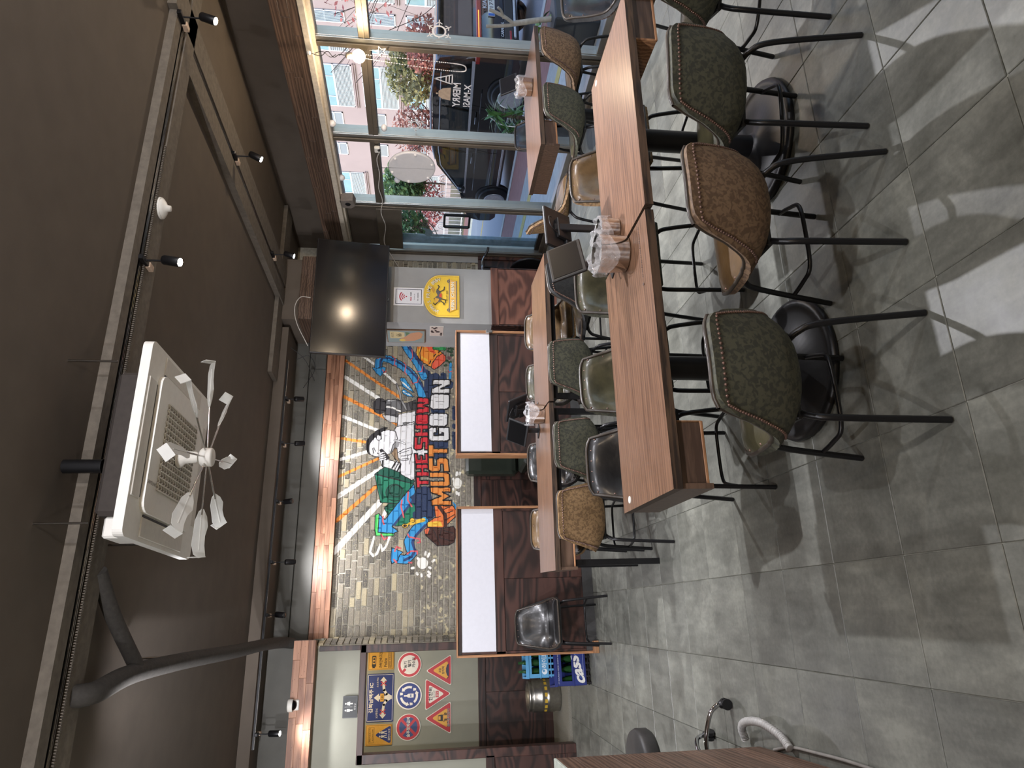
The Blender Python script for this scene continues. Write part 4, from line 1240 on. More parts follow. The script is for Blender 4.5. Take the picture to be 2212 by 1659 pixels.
rad = [.017 + .0035 * math.cos(i * 1.9) for i in range(len(hp))]
hose = MB().tube(hp, .018, 10, 0, True, rad).build('drain_hose', plain('grey_corrugated_plastic', (164, 162, 158), .5))
tag(hose, 'grey corrugated hose lying beside the counter foot', 'hose')
cb = MB().tube(curve([(-.505, 3.36, .012), (-.475, 3.2, .012), (-.47, 3.0, .01), (-.47, 2.7, .01), (-.49, 2.3, .01)], 8), .007, 6).build('floor_cable', plain('grey_cable', (128, 124, 118), .5))
tag(cb, 'thin grey cable running along the counter foot', 'cable')

# ------------------------------------------------------------------ tablets and steel tubs
M_SCR = plain('dark_screen', (6, 6, 7), .35, 0, var=.02, Specular_IOR_Level=.12)
M_CASE = plain('graphite_case', (22, 23, 25), .45, 0)
def tablet(x, y, z, rz, label, h=.19):
    t = empty('order_tablet', (x, y, z), R(rz), label, 'tablet', 'ordering tablets on stands')
    MB().box(-.05, .05, -.04, .04, 0, .006, 0, .002).build('base_plate', M_PLASTIC, t)
    MB().box(-.02, .02, -.008, .012, .006, h, 0, .003).build('post', M_PLASTIC, t)
    T = Matrix.Translation((0, -.02, h - .02)) @ Matrix.Rotation(R(-28), 4, 'X')
    b = MB(); b.T = T; b.box(-.125, .125, -.008, .008, -.085, .085, 0, .004); cs_ = b.build('case', M_CASE, t)
    b = MB(); b.T = T; b.box(-.112, .112, -.0095, -.0075, -.068, .072); b.build('screen', M_SCR, cs_)
    b = MB(); b.T = T; b.box(-.06, .06, .008, .03, -.06, .02, 0, .004).box(.06, .12, .004, .024, -.08, -.03, 0, .003); b.build('battery_pack', M_PLASTIC, cs_)
    b = MB(); b.T = T; b.tube(curve([(-.05, .02, .05), (-.02, .04, .085), (.03, .035, .07), (.05, .02, .0)], 5), .0025, 5); b.build('cable', M_PLASTIC, t)
    return t
zt = .7455
tablet(1.665, 2.76, zt, 24, 'order tablet with its dark screen towards us on the near tables', .25)
tablet(1.935, 2.86, zt, 188, 'order tablet turned away from us on the near tables', .25)
tablet(1.54, 5.05, zt, -64, 'order tablet edge-on at the far tables, nearer the tan chair', .19)
tablet(1.71, 5.05, zt, 112, 'order tablet edge-on at the far tables, nearer the column', .19)
tablet(4.66, 4.72, zt, 14, 'order tablet standing on the window table', .2)
def bag_material():
    t = NT('clear_plastic_bag')
    v = t.coords((1, 1, 1), 5.0)
    n = t.noise(v, 26, 5, .65, 1.5)
    p = t.n('ShaderNodeBsdfPrincipled')
    p.inputs['Base Color'].default_value = (.86, .86, .88, 1); p.inputs['Roughness'].default_value = .16
    b = t.n('ShaderNodeBump'); b.inputs['Strength'].default_value = .6; b.inputs['Distance'].default_value = .008
    t.l(n, b.inputs['Height']); t.l(b.outputs[0], p.inputs['Normal'])
    tr = t.n('ShaderNodeBsdfTransparent')
    mx = t.n('ShaderNodeMixShader')
    f_ = t.ramp(n, [(.35, (.08,) * 3), (.65, (.34,) * 3)])
    t.l(f_, mx.inputs[0]); t.l(tr.outputs[0], mx.inputs[1]); t.l(p.outputs[0], mx.inputs[2]); t.l(mx.outputs[0], t.o.inputs[0])
    return t.m
M_BAG = bag_material()
def tub(x, y, z, label, s=1.0, seed=1):
    t = empty('steel_tub', (x, y, z), 0, label, 'tub', 'steel tubs lined with plastic bags')
    t.scale = (s, s, s)
    MB().lathe([(0, .002), (.056, .002), (.058, .006), (.062, .095), (.064, .098), (.06, .097), (.056, .01), (0, .008)], 32).build('tub_body', M_STEEL, t)
    rg = random.Random(seed)
    ph = [rg.uniform(0, 6) for _ in range(5)]
    b = MB(); n = 40
    prof = [(.050, .02), (.056, .08), (.0645, .104), (.069, .106), (.072, .095), (.073, .08), (.072, .066), (.075, .055)]
    vs = []
    for i, (r, zz) in enumerate(prof):
        for k in range(n):
            a = 2 * PI * k / n
            wob = .0028 * math.sin(5 * a + ph[0] + i * .4) + .0016 * math.sin(11 * a + ph[1]) + .001 * math.sin(17 * a + ph[2] + i)
            rr = r + wob * (1 if i > 1 else .3); z2 = zz + (.006 * math.sin(4 * a + ph[3]) + .005 * math.sin(9 * a + ph[4]) if i in (2, 3) else .016 * math.sin(3 * a + ph[1]) if i >= 6 else 0)
            vs.append((rr * math.cos(a), rr * math.sin(a), z2))
    b.add(vs, [(i * n + k, i * n + (k + 1) % n, (i + 1) * n + (k + 1) % n, (i + 1) * n + k) for i in range(len(prof) - 1) for k in range(n)], 0, True)
    b.build('plastic_bag', M_BAG, t)
    return t
tub(1.60, 2.55, zt, 'steel tub in a clear bag on the near tables', 1.4, 1)
tub(1.775, 2.63, zt, 'steel tub in a bag half hidden behind the near tablet', .95, 2)
tub(1.59, 4.79, zt, 'steel tub in a white bag on the far tables', 1.25, 3)
tub(4.50, 4.55, zt, 'steel tub in a bag on the window table', 1.3, 4)
cu_ = MB().lathe([(.0, .001), (.028, .001), (.033, .085), (.0315, .085), (.027, .006), (0, .006)], 20).build('drinking_glass', glass('tumbler_glass', (230, 236, 238), 1.0, 0, .08), None, (1.63, 4.93, zt))
tag(cu_, 'small clear tumbler behind the far steel tub', 'glass')
# ------------------------------------------------------------------ ceiling cassette with its add-on fan
M_ACW = plain('ivory_plastic', (236, 235, 228), .5, 0, var=.03)
M_ACG = plain('ivory_plastic_dull', (216, 213, 204), .6, 0, var=.05)
ac = empty('air_conditioner', (.97, 3.70, 2.95), 0, 'white ceiling cassette air conditioner hanging below the beam', 'air conditioner')
hf = .475
fr_ = MB()
fr_.prism(rrect(-hf, -hf, hf, hf, .04), (0, 0, 0), (1, 0, 0), (0, 1, 0), (0, 0, .045))
fr_.build('panel_frame', M_ACW, ac)
MB().box(-.36, .36, -.33, .38, .045, .2, 0, .02).build('body', plain('ac_body_dark', (58, 52, 48), .8), ac)
ip_ = MB().prism(rrect(-.345, -.345, .345, .345, .06), (0, 0, -.022), (1, 0, 0), (0, 1, 0), (0, 0, .03)).build('inner_panel', M_ACW, ac)
for k in range(4):
    b = MB(); b.T = Matrix.Rotation(k * PI / 2, 4, 'Z')
    b.box(-.29, .29, -.455, -.362, -.006, .01, 0, .003); b.build('vane', M_ACG, ac)
    b = MB(); b.T = Matrix.Rotation(k * PI / 2, 4, 'Z')
    b.box(-.28, .28, -.360, -.350, -.004, .006); b.build('air_slot', M_PLASTIC, ac)
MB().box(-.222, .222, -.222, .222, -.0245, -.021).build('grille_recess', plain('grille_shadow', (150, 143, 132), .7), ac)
gr = MB()
for k in range(15):
    gr.bar((-.22 + k * .0314, -.22, -.028), (-.22 + k * .0314, .22, -.028), .006, .01)
for k in range(13):
    y = -.22 + k * .0367
    pts = [(-.22 + i * .0157, y + (.012 if i % 2 else -.012), -.027) for i in range(29)]
    for p, q in zip(pts[:-1], pts[1:]): gr.bar(p, q, .004, .007)
gr.build('grille', M_ACG, ip_)
pr = Print((0, -.285, -.0225), (-1, 0, 0), (0, 1, 0)); pr.text('SAMSUNG', .2, 0, .018, (120, 118, 112), rot=PI / 2); pr.text('Inverter', -.24, .5, .012, (150, 148, 142), rot=PI / 2)
pr.build('lettering', ac)
for x, y in ((-.40, -.36), (.40, -.36), (-.40, .36), (.40, .36)):
    MB().tube([(x, y, .2), (x, y, .43)], .006, 6).build('hanger_rod', M_STEEL, ac)
MB().tube([(-.1, -.22, .24), (-.1, -.22, .42)], .035, 12).build('drop_pipe', M_BLACK, ac)
MB().box(-.46, -.36, -.3, -.1, .05, .16, 0, .01).build('drain_box', M_ACW, ac)
fan = empty('wind_fan', (.97, 3.69, 2.78), 0, 'wind-driven fan with eight pale paddles below the air conditioner', 'fan')
MB().lathe([(.058, .138), (.056, .126), (.034, .105), (.03, .05), (.022, .04)], 20).build('stem', M_WHITE, fan)
MB().lathe([(.0, -.034), (.045, -.034), (.05, -.028), (.05, .018), (.04, .028), (.0, .03)], 24).build('hub', M_WHITE, fan)
M_PAD = plain('translucent_paddle', (206, 206, 200), .4, 0, var=.03)
for k in range(8):
    a = R(35 + 45 * k)
    T = Matrix.Rotation(a, 4, 'Z')
    r_ = MB(); r_.T = T; r_.tube([(.045, 0, -.003), (.30, 0, .003)], .0045, 6); rd_ = r_.build('rod', M_STEEL, fan)
    b = MB(); b.T = T @ Matrix.Translation((0, 0, .004)) @ Matrix.Rotation(R(38), 4, 'X')
    out = [(.27, -.012), (.31, -.034), (.36, -.044), (.41, -.03), (.46, -.03), (.515, -.04), (.52, .0), (.50, .03), (.45, .044), (.39, .038), (.33, .034), (.28, .014)]
    b.prism(out, (0, 0, -.0015), (1, 0, 0), (0, 1, 0), (0, 0, .003)); b.bar((.27, 0, 0), (.48, 0, 0), .006, .006)
    b.box(.514, .518, -.042, .03, -.002, .05)
    b.build('paddle', M_PAD, rd_)

# ------------------------------------------------------------------ track lights
M_LENS = glow('spot_lens', (255, 244, 225), 55)
M_OFF = plain('dark_lens', (60, 58, 56), .2, .4)
def rail(p, q, label, cat='track'):
    p, q = Vector(p), Vector(q)
    o = MB().bar(p, q, .034, .018, 0).build('lighting_track', [M_BLACK, M_STEEL])
    d = (q - p).normalized(); s_ = d.cross(Vector((0, 0, 1)))
    MB().bar(p + s_ * .008 - Vector((0, 0, .010)), q + s_ * .008 - Vector((0, 0, .010)), .003, .003).bar(p - s_ * .008 - Vector((0, 0, .010)), q - s_ * .008 - Vector((0, 0, .010)), .003, .003).build('conductor', M_STEEL, o)
    return tag(o, label, cat)
rail((-3.2, 3.785, 3.339), (4.9, 3.785, 3.339), 'lighting track recessed in the cross beam')
rail((4.05, 3.95, 3.334), (4.05, 7.45, 3.334), 'lighting track along the beam on the window side')
rail((-.9, 7.70, 3.253), (3.2, 7.70, 3.253), 'lighting track in front of the charcoal fascia')
def track_spot(loc, zr, target, on, label, watts=None, size=75, drop=.12, body=M_BLACK):
    """loc = lamp head centre; zr = underside of the track above it"""
    t = empty('track_spot', loc, 0, label, 'lamp', 'track spot lamps')
    d = (Vector(target) - Vector(loc)).normalized()
    q = d.to_track_quat('-Z', 'Y').to_matrix().to_4x4()
    MB().box(-.015, .015, -.05, .05, zr - loc[2] - .03, zr - loc[2], 0, .003).build('adapter', M_WHITE if label.count('white') else M_BLACK, t)
    MB().box(-.018, .018, .05, .11, zr - loc[2] - .036, zr - loc[2] - .004, 0, .002).build('driver_box', plain('driver_casing', (196, 172, 150), .5), t)
    MB().tube([(0, 0, zr - loc[2] - .03), (0, 0, .02)], .006, 6).build('arm', M_BLACK, t)
    b = MB(); b.T = q; b.lathe([(.0, .06), (.026, .06), (.03, .05), (.03, -.045), (.027, -.05), (.024, -.035)], 18); hd_ = b.build('head', body, t)
    b = MB(); b.T = q; b.lathe([(.0, -.0505), (.024, -.0505), (.024, -.047)], 18); b.build('lens', M_LENS if on else M_OFF, hd_)
    if on:
        spot_light('spot', Vector(loc) + d * .062, target, watts or SPOT_W, size)
    return t
track_spot((4.05, 3.68, 3.13), 3.325, (2.9, 3.6, 0), True, 'lit track spot at the photo edge, first on the window side track', SPOT_W * 2.2, 95)
track_spot((4.05, 5.10, 3.13), 3.325, (2.7, 5.4, .2), True, 'lit track spot in the middle of the window side track', SPOT_W * 2.2, 95)
track_spot((4.05, 6.72, 3.13), 3.325, (3.1, 6.7, .2), True, 'lit track spot at the television end of the window side track', SPOT_W * 1.2, 80)
track_spot((2.21, 3.785, 3.15), 3.33, (1.5, 3.3, 0), True, 'lit track spot on the cross beam beside the smoke detector', SPOT_W * 2.4, 110)
track_spot((2.719, 7.70, 3.086), 3.243, (2.9, 8.3, 2.2), False, 'unlit track spot in front of the fascia, nearest the television')
track_spot((2.185, 7.70, 3.038), 3.243, (2.35, 8.3, 1.7), True, 'lit track spot in front of the fascia above the singer', SPOT_W * .42, 150)
track_spot((1.524, 7.70, 3.115), 3.243, (1.5, 7.0, 1.9), False, 'unlit track spot between the two lit fascia spots')
track_spot((0.874, 7.70, 3.038), 3.243, (.95, 8.3, 1.7), True, 'lit track spot in front of the fascia above the painted speakers', SPOT_W * .42, 150)
track_spot((0.340, 7.70, 3.096), 3.243, (.2, 7.2, 2.0), False, 'unlit track spot at the doorway end of the fascia')
track_spot((-0.767, 7.70, 3.057), 3.243, (-.8, 7.2, .5), True, 'lit track spot above the corridor doorway', SPOT_W * .3, 140)
# unseen spots added to brighten the far walls and the faces towards the camera
for x, nm in ((-.75, 'just past the photo edge'), (-1.5, 'second past the photo edge'), (-2.4, 'third past the photo edge')):
    track_spot((x, 3.785, 3.16), 3.33, (x + 2.2, 6.9, .8), True, 'added track spot out of view on the cross beam, ' + nm, SPOT_W * 1.45, 110)  # added lamps, unseen, aimed at the far walls
rail((-3.0, .6, 3.36), (4.9, .6, 3.36), 'added unseen lighting track on the ceiling behind the camera')
for x in (-2.2, -.6, 1.0, 2.6, 4.0):
    track_spot((x, .6, 3.19), 3.35, (x + .5, 5.2, .6), True, 'added track spot out of view above the camera, ' + {-2.2: 'nearest the counter wall', -.6: 'second from the counter wall', 1.0: 'middle of its track', 2.6: 'second from the window', 4.0: 'nearest the window'}[x], SPOT_W * .9, 130)  # added lamps, unseen, lighting upright faces from behind the camera
cl = empty('ceiling_lamp', (.3, 8.75, 2.7), 0, 'round ceiling lamp out of view inside the corridor', 'lamp')
MB().lathe([(0, -.04), (.1, -.04), (.12, -.02), (.12, 0)], 24).build('shade', glow('lamp_shade', (255, 240, 215), 4), cl)
cl.location = (-.5, 8.6, 2.7)
point_light('corridor_light', (-.5, 8.6, 2.6), 14, (255, 238, 214), .1)

# globe bulbs by the windows
M_BULB = glow('globe_bulb', (255, 226, 178), 16)
def globe(y, label, w=BULB_W, x=4.90):
    b = empty('globe_bulb_lamp', (x, y, 2.255), 0, label, 'lamp', 'globe bulbs hung along the window')
    MB().ball((0, 0, 0), .058, 20).build('bulb', M_BULB, b)
    MB().lathe([(.026, .05), (.028, .06), (.028, .10), (.02, .112), (.006, .118)], 18).build('socket', plain('grey_socket', (136, 126, 112), .5), b)
    MB().tube(curve([(0, 0, .115), (.005, .0, .17), (-.01, .02, .22), (.012, -.02, .27), (-.01, .015, .33), (0, 0, .42)], 6), .0035, 5).tube(curve([(0, 0, .2), (.0, .03, .25), (.0, -.025, .31), (0, .0, .38)], 6), .003, 5).build('knotted_cord', M_PLASTIC, b)
    MB().ball((0, 0, .43), .02, 10).build('hook', M_WHITE, b)
    if x < 4: MB().tube([(0, 0, .42), (0, 0, 1.125)], .004, 5).build('ceiling_cord', M_PLASTIC, b)
    point_light('bulb_light', (x - .07, y, 2.255), w)
globe(4.73, 'glowing globe bulb on a knotted cord in front of the window')
globe(2.75, 'glowing globe bulb out of view, second along the window')
globe(.9, 'glowing globe bulb out of view, third along the window')
globe(-.6, 'added globe bulb out of view, brightening the ceiling over the counter', BULB_W * 1.6, -1.2)  # this bulb and the next are added, unseen, to brighten the near ceiling
globe(-.9, 'added globe bulb out of view, brightening the ceiling behind the camera', BULB_W * 1.6, 1.2)

# smoke detector, camera, pipe, loose ceiling wires
sd = empty('smoke_detector', (2.66, 3.90, 3.32), 0, 'white round smoke detector on the cross beam', 'detector')
MB().lathe([(.0, -.062), (.018, -.062), (.022, -.04), (.045, -.03), (.062, -.018), (.064, 0)], 28).build('housing', M_WHITE, sd)
MB().lathe([(.068, -.012), (.07, 0)], 28).build('base', M_WHITE, sd)
cv = empty('dome_camera', (-.53, 7.82, 2.93), 0, 'white dome security camera on the cedar header', 'camera')
MB().lathe([(.0, .045), (.058, .045), (.062, .035), (.062, -.005)], 28).build('housing', M_WHITE, cv)
MB().ball((0, 0, -.005), .048, 18, 0, (1, 1, .75)).build('dome', M_SCR, cv)
MB().box(-.05, .05, .02, .05, -.06, .05, 0, .008).build('wall_plate', M_WHITE, cv)
M_PIPE = plain('black_pipe_wrap', (58, 55, 51), .8, 0, var=.2, scale=40, bump=.5)
pp = empty('wrapped_pipe', (0, 0, 0), 0, 'wrapped black refrigerant pipe sagging below the ceiling', 'pipe')
MB().tube(curve([(-.18, 3.9, 3.34), (-.17, 3.98, 3.26), (-.10, 4.35, 3.24), (-.05, 5.2, 3.24), (0, 6.4, 3.20), (.05, 7.3, 3.16), (.07, 7.8, 3.08), (.06, 7.96, 3.0)], 6), .055, 12, 0, True, None).build('main_run', M_PIPE, pp)
MB().tube(curve([(.42, 3.95, 3.33), (.2, 4.15, 3.30), (-.06, 4.42, 3.24)], 5), .042, 10).build('branch', M_PIPE, pp)
for p, q in (((-.12, 4.0, 3.25), (-.10, 4.36, 3.30)), ((-.02, 4.55, 3.28), (-.02, 4.95, 3.3))): MB().tube([p, q], .007, 6).build('hanger_strap', M_ALUD, pp)
wr = MB().tube(curve([(3.9, 7.42, 3.0), (3.9, 7.42, 3.12), (3.75, 7.40, 3.17), (3.55, 7.42, 3.13), (3.3, 7.48, 3.0)], 8), .005, 5)
tag(wr.build('looping_cable', plain('white_cable', (205, 200, 192), .5)), 'white cable looping from the television towards the fascia', 'cable')
tag(MB().tube(curve([(3.3, 7.9, 3.2), (3.35, 7.9, 3.05), (3.2, 7.95, 2.98), (2.95, 7.95, 3.1)], 8), .0035, 5).tube(curve([(3.45, 7.8, 3.3), (3.3, 7.9, 3.1), (3.1, 8.1, 3.0)], 8), .0035, 5).build('loose_wire', M_PLASTIC), 'loose thin wires below the ceiling beside the television', 'cable')

# ------------------------------------------------------------------ television
tv = empty('television', (3.81, 7.26, 2.09), 0, 'large flat television tilted down in front of the column', 'television')
T = Matrix.Rotation(R(7), 4, 'X')
b = MB(); b.T = T; b.box(-.735, .735, -.02, .03, 0, .84, 0, .006); b.build('bezel', M_PLASTIC, tv)
b = MB(); b.T = T; b.box(-.725, .725, -.0215, -.0195, .014, .83); b.build('screen', plain('tv_screen', (22, 19, 18), .16, 0, var=.02), tv)
b = MB(); b.T = T; b.box(-.02, .02, -.018, .0, -.012, .0, 0, .002); b.build('sensor', M_CASE, tv)
MB().box(-.2, .2, .05, .22, .35, .6, 0, .01).build('wall_bracket', M_BLACK, tv)

# ------------------------------------------------------------------ signs on column and side
s_ = empty('notice_sheet', (4.03, 7.572, 1.855), 0, 'laminated free wifi notice taped on the grey column', 'sign')
MB().box(-.125, .125, -.0015, .0015, -.185, .185).build('sheet', M_WHITE, s_)
pr = Print((0, -.002, 0), (1, 0, 0), (0, 0, 1)); wifi(pr, .24, .355); pr.build('print', s_)
kb = empty('beer_sign', (4.045, 7.565, 1.45), 0, 'yellow arched metal beer sign on the grey column', 'sign')
arch = [(-.29, -.22), (.29, -.22), (.29, .02)] + [(.29 * math.cos(R(a)), .02 + .205 * math.sin(R(a))) for a in range(10, 180, 10)] + [(-.29, .02)]
YEL, YD = (238, 198, 60), (206, 158, 40)
MB().prism(arch, (0, 0, 0), (1, 0, 0), (0, 0, 1), (0, -.012, 0)).build('plate', paint((244, 206, 84)), kb)
pr = Print((0, -.0125, 0), (1, 0, 0), (0, 0, 1))
pr.poly([(x * .95, (y - 0) * .95) for x, y in arch], YD); pr.poly([(x * .93, y * .93) for x, y in arch], YEL)
for k, ch in enumerate("JAPAN'S PRIME BREW"):
    a = R(166 - k * 8.95)
    if ch != ' ':
        pr.text(ch, .228 * math.cos(a), .0 + .165 * math.sin(a), .042 if ch != "'" else .015, (96, 74, 30), rot=a - PI / 2, bold=.03)
        pr.text(ch, .228 * math.cos(a) - .003, .003 + .165 * math.sin(a), .042 if ch != "'" else .015, (250, 240, 210), rot=a - PI / 2, bold=.01)
pr.poly([(-.05, .10), (0, .05), (.05, .07), (.09, .06), (.06, .02), (-.04, .0), (-.1, .03)], (88, 84, 82))
pr.poly([(-.1, .05), (-.07, .09), (-.03, .08), (-.05, .03)], (210, 160, 60)); pr.poly([(.03, .1), (.09, .13), (.13, .11), (.08, .08)], (210, 160, 60))
pr.poly([(-.03, .0), (.03, .0), (.02, .025), (-.02, .03)], (206, 70, 50))
for q in ([(-.08, .01), (-.11, -.03), (-.13, -.03)], [(-.05, .0), (-.06, -.045), (-.1, -.05)], [(.05, .02), (.08, -.03), (.12, -.035)], [(.08, .05), (.12, .03), (.14, .045)], [(-.1, .05), (-.13, .08), (-.11, .1)]): pr.line(q, .012, (58, 52, 50))
pr.text('DRAFT  BEER', 0, -.065, .018, (96, 80, 40), bold=.02)
pr.rect(-.235, -.1, .235, -.088, (128, 116, 108)); pr.poly([(-.225, -.102), (.225, -.102), (.205, -.175), (-.19, -.175)], (236, 186, 96)); pr.rect(-.19, -.188, .21, -.176, (128, 116, 108))
for x in (-.2, .2): pr.ring((x, -.085), .008, .02, (110, 104, 104), 0, 360, 14)
pr.text('KIRIN  ICHIBAN', 0, -.139, .04, (96, 72, 40), width=.385, bold=.03); pr.text('KIRIN  ICHIBAN', -.003, -.136, .04, (252, 246, 224), width=.385, bold=.01)
pr.build('print', kb)
# small pictures on the shaded side of the column
p6 = empty('wall_picture', (3.672, 7.95, 1.885), 0, 'narrow painted picture on the shaded column side', 'picture')
MB().box(-.012, .006, -.185, .185, -.24, .24, 0, .003).build('board', wood('picture_frame_wood', (82, 58, 40), (120, 88, 60), 2, .5), p6)
pr = Print((-.0125, 0, 0), (0, -1, 0), (0, 0, 1))
pr.rect(-.175, -.23, .175, .23, (138, 150, 146)); pr.poly([(-.02, .02), (.12, .02), (.15, .1), (.15, .2), (-.05, .2), (-.05, .1)], (204, 186, 140)); pr.text('66', .05, .09, .07, (96, 80, 56), bold=.02); pr.text('ROUTE', .05, .17, .03, (96, 80, 56))
pr.poly([(-.14, .05), (-.06, .07), (.02, -.0), (.11, -.06), (.15, -.16), (.1, -.21), (-.03, -.19), (-.12, -.1)], (196, 144, 108)); pr.disc((-.1, .05), .04, (214, 180, 96), 14); pr.poly([(.03, .0), (.14, .01), (.12, -.05)], (98, 122, 84)); pr.build('print', p6)
p7 = empty('wall_picture', (3.676, 7.795, 1.505), 0, 'small black and white picture on the shaded column side', 'picture')
MB().box(-.003, .003, -.14, .14, -.085, .085).build('board', M_WHITE, p7)
pr = Print((-.0035, 0, 0), (0, -1, 0), (0, 0, 1)); pr.rect(-.135, -.08, .135, .08, (206, 190, 178))
rg = random.Random(2)
for k in range(9): pr.disc((rg.uniform(-.11, .11), rg.uniform(-.06, .06)), rg.uniform(.012, .028), (58, 48, 48), 9, rg.uniform(.012, .03))
pr.build('print', p7)

# ------------------------------------------------------------------ corridor signs
RED, BLU, YLW, WHT, INK = (190, 58, 66), (44, 60, 124), (226, 170, 72), (232, 226, 214), (52, 50, 48)
def sign(x, z, outline, label, rgb, name='road_sign'):
    e = empty(name, (x, YC - .004, z), 0, label, 'sign', 'joke road signs on the corridor wall')
    MB().prism(outline, (0, 0, 0), (1, 0, 0), (0, 0, 1), (0, -.004, 0)).build('board', paint(rgb), e)
    return e, Print((0, -.0045, 0), (1, 0, 0), (0, 0, 1))
def arrow(pr, x, y, dx, dy, L, w, rgb):
    d = Vector((dx, dy)).normalized(); n = Vector((-d.y, d.x)); p = Vector((x, y)); q = p + d * (L - w * 1.5); e = p + d * L
    pr.polys([[tuple(p + n * w / 2), tuple(p - n * w / 2), tuple(q - n * w / 2), tuple(q + n * w / 2)], [tuple(q + n * w * 1.3), tuple(q - n * w * 1.3), tuple(e)]], rgb)
e, pr = sign(-.98, 2.132, rrect(-.112, -.155, .112, .155, .01), 'yellow square sign with two walking figures', YLW)
pr.frame(-.104, -.147, .104, .147, .003, INK); pr.frame(-.082, .055, .082, .12, .0025, INK)
pr.text('酒린이보호구역', 0, .104, .02, INK, .145); pr.text('ALCOHOL ZONE', 0, .073, .015, INK, .125)
pr.poly(rtri([(-.1, -.14), (.1, -.14), (0, .05)], .02), BLU)
for x in (-.018, .024):
    pr.disc((x, -.012), .010, WHT, 12); pr.poly([(x - .014, -.026), (x + .014, -.026), (x + .009, -.06), (x - .009, -.06)], WHT); pr.line([(x - .006, -.06), (x - .014, -.092)], .008, WHT); pr.line([(x + .006, -.06), (x + .014, -.092)], .008, WHT)
pr.text('酒린이 보호', 0, -.12, .026, WHT, .125, bold=.01); pr.build('print', e)
e, pr = sign(-.577, 2.13, rrect(-.265, -.16, .265, .16, .008), 'blue direction sign with branching arrows', BLU)
pr.frame(-.255, -.15, .255, .15, .005, WHT); pr.text('김복남맥주 IC', 0, .108, .05, WHT, .33, bold=.02)
pr.rect(-.02, -.14, .02, .03, WHT); pr.poly([(-.045, .015), (.045, .015), (0, .075)], WHT)
for s1 in (-1, 1):
    pr.line([(s1 * .008, -.12), (s1 * .035, -.075), (s1 * .08, -.045), (s1 * .15, -.035)], .03, WHT); pr.poly([(s1 * .185, -.075), (s1 * .185, .005), (s1 * .23, -.035)], WHT); pr.rect(min(s1 * .15, s1 * .19), -.05, max(s1 * .15, s1 * .19), -.02, WHT)
    pr.line([(s1 * .135, -.065), (s1 * .175, -.005)], .009, (206, 60, 60)); pr.line([(s1 * .135, -.005), (s1 * .175, -.065)], .009, (206, 60, 60))
pr.text('XX맥주IC', -.17, .035, .028, WHT, .11); pr.text('소소포차IC', .17, .035, .024, WHT, .11)
pr.poly(rrect(-.045, -.045, .045, .0, .006), YLW); pr.text('1m', 0, -.022, .03, INK, bold=.02); pr.build('print', e)
e, pr = sign(-.157, 2.132, rrect(-.112, -.155, .112, .155, .01), 'yellow camera sign cut off by the door surround', YLW)
pr.frame(-.104, -.147, .104, .147, .003, INK)
pr.poly(rrect(-.075, .06, .05, .11, .01), INK); pr.rect(-.045, .068, .035, .102, YLW); pr.disc((-.022, .085), .012, INK, 14); pr.disc((.012, .085), .012, INK, 14); pr.poly([(-.09, .07), (-.075, .075), (-.075, .1), (-.09, .105)], INK)
pr.text('과속단속구간', 0, .005, .04, INK, .18, bold=.01); pr.text('Police', -.03, -.055, .036, INK, .095); pr.frame(-.09, -.125, .09, -.085, .003, INK); pr.text('음주호 신속구간', 0, -.105, .022, INK, .16); pr.build('print', e)
circ = [(.145 * math.cos(R(a)), .145 * math.sin(R(a))) for a in range(0, 360, 9)]
e, pr = sign(-.912, 1.788, circ, 'round no-stopping sign with a red cross on blue', WHT)
pr.disc((0, 0), .137, RED); pr.disc((0, 0), .108, (62, 78, 122)); pr.line([(-.078, -.078), (.078, .078)], .03, RED); pr.line([(-.078, .078), (.078, -.078)], .03, RED)
pr.text('술주정차금지', 0, 0, .042, (30, 40, 80), .215, bold=.05); pr.text('술주정차금지', 0, 0, .042, WHT, .215, bold=.02); pr.build('print', e)
e, pr = sign(-.57, 1.786, [(x * 1.06, y * 1.06) for x, y in circ], 'round blue sign with a bottle and circling arrows', WHT)
pr.disc((0, 0), .14, BLU)
for a0 in (100, 220, 340):
    pr.ring((0, 0), .082, .108, WHT, a0, a0 + 62, 14); a = R(a0 + 62); d = Vector((-math.sin(a), math.cos(a))); p = Vector((math.cos(a), math.sin(a)))
    pr.poly([tuple(p * .07), tuple(p * .12), tuple(p * .095 + d * .034)], WHT)
    b0 = R(a0 - 24); pr.poly([(.095 * math.cos(b0) + q[0], .095 * math.sin(b0) + q[1]) for q in ((-.016, .016), (.016, .016), (.012, -.018), (-.012, -.018))], WHT)
pr.poly([(-.022, -.055), (.022, -.055), (.022, .005), (.008, .03), (.008, .06), (-.008, .06), (-.008, .03), (-.022, .005)], WHT); pr.rect(-.014, -.03, .014, -.012, (120, 130, 160)); pr.build('print', e)
e, pr = sign(-.222, 1.787, circ, 'round white prohibition sign with black lettering', WHT)
pr.disc((0, 0), .137, RED); pr.disc((0, 0), .108, (224, 216, 204)); pr.line([(-.09, .09), (-.055, .055)], .03, RED); pr.line([(.062, -.062), (.09, -.09)], .03, RED)
for k, s1 in enumerate(('농기', '털기', '카소리')): pr.text(s1, .0 + .012 * k, .05 - .05 * k, .042, INK, (.075, .075, .11)[k], bold=.03)
pr.build('print', e)
def tri_sign(x, z, up_, label, inner):
    tp_ = [(-.18, -.15), (.18, -.15), (0, .165)] if up_ else [(-.18, .15), (.18, .15), (0, -.165)]
    cy = -.045 if up_ else .045
    sh = lambda k: rtri([(px * k, cy + (py - cy) * k) for px, py in tp_], .018)
    e, pr = sign(x, z, sh(1), label, WHT)
    pr.poly(sh(.94), RED); pr.poly(sh(.6), inner)
    return e, pr
e, pr = tri_sign(-.83, 1.43, True, 'triangular skidding car warning sign', YLW)
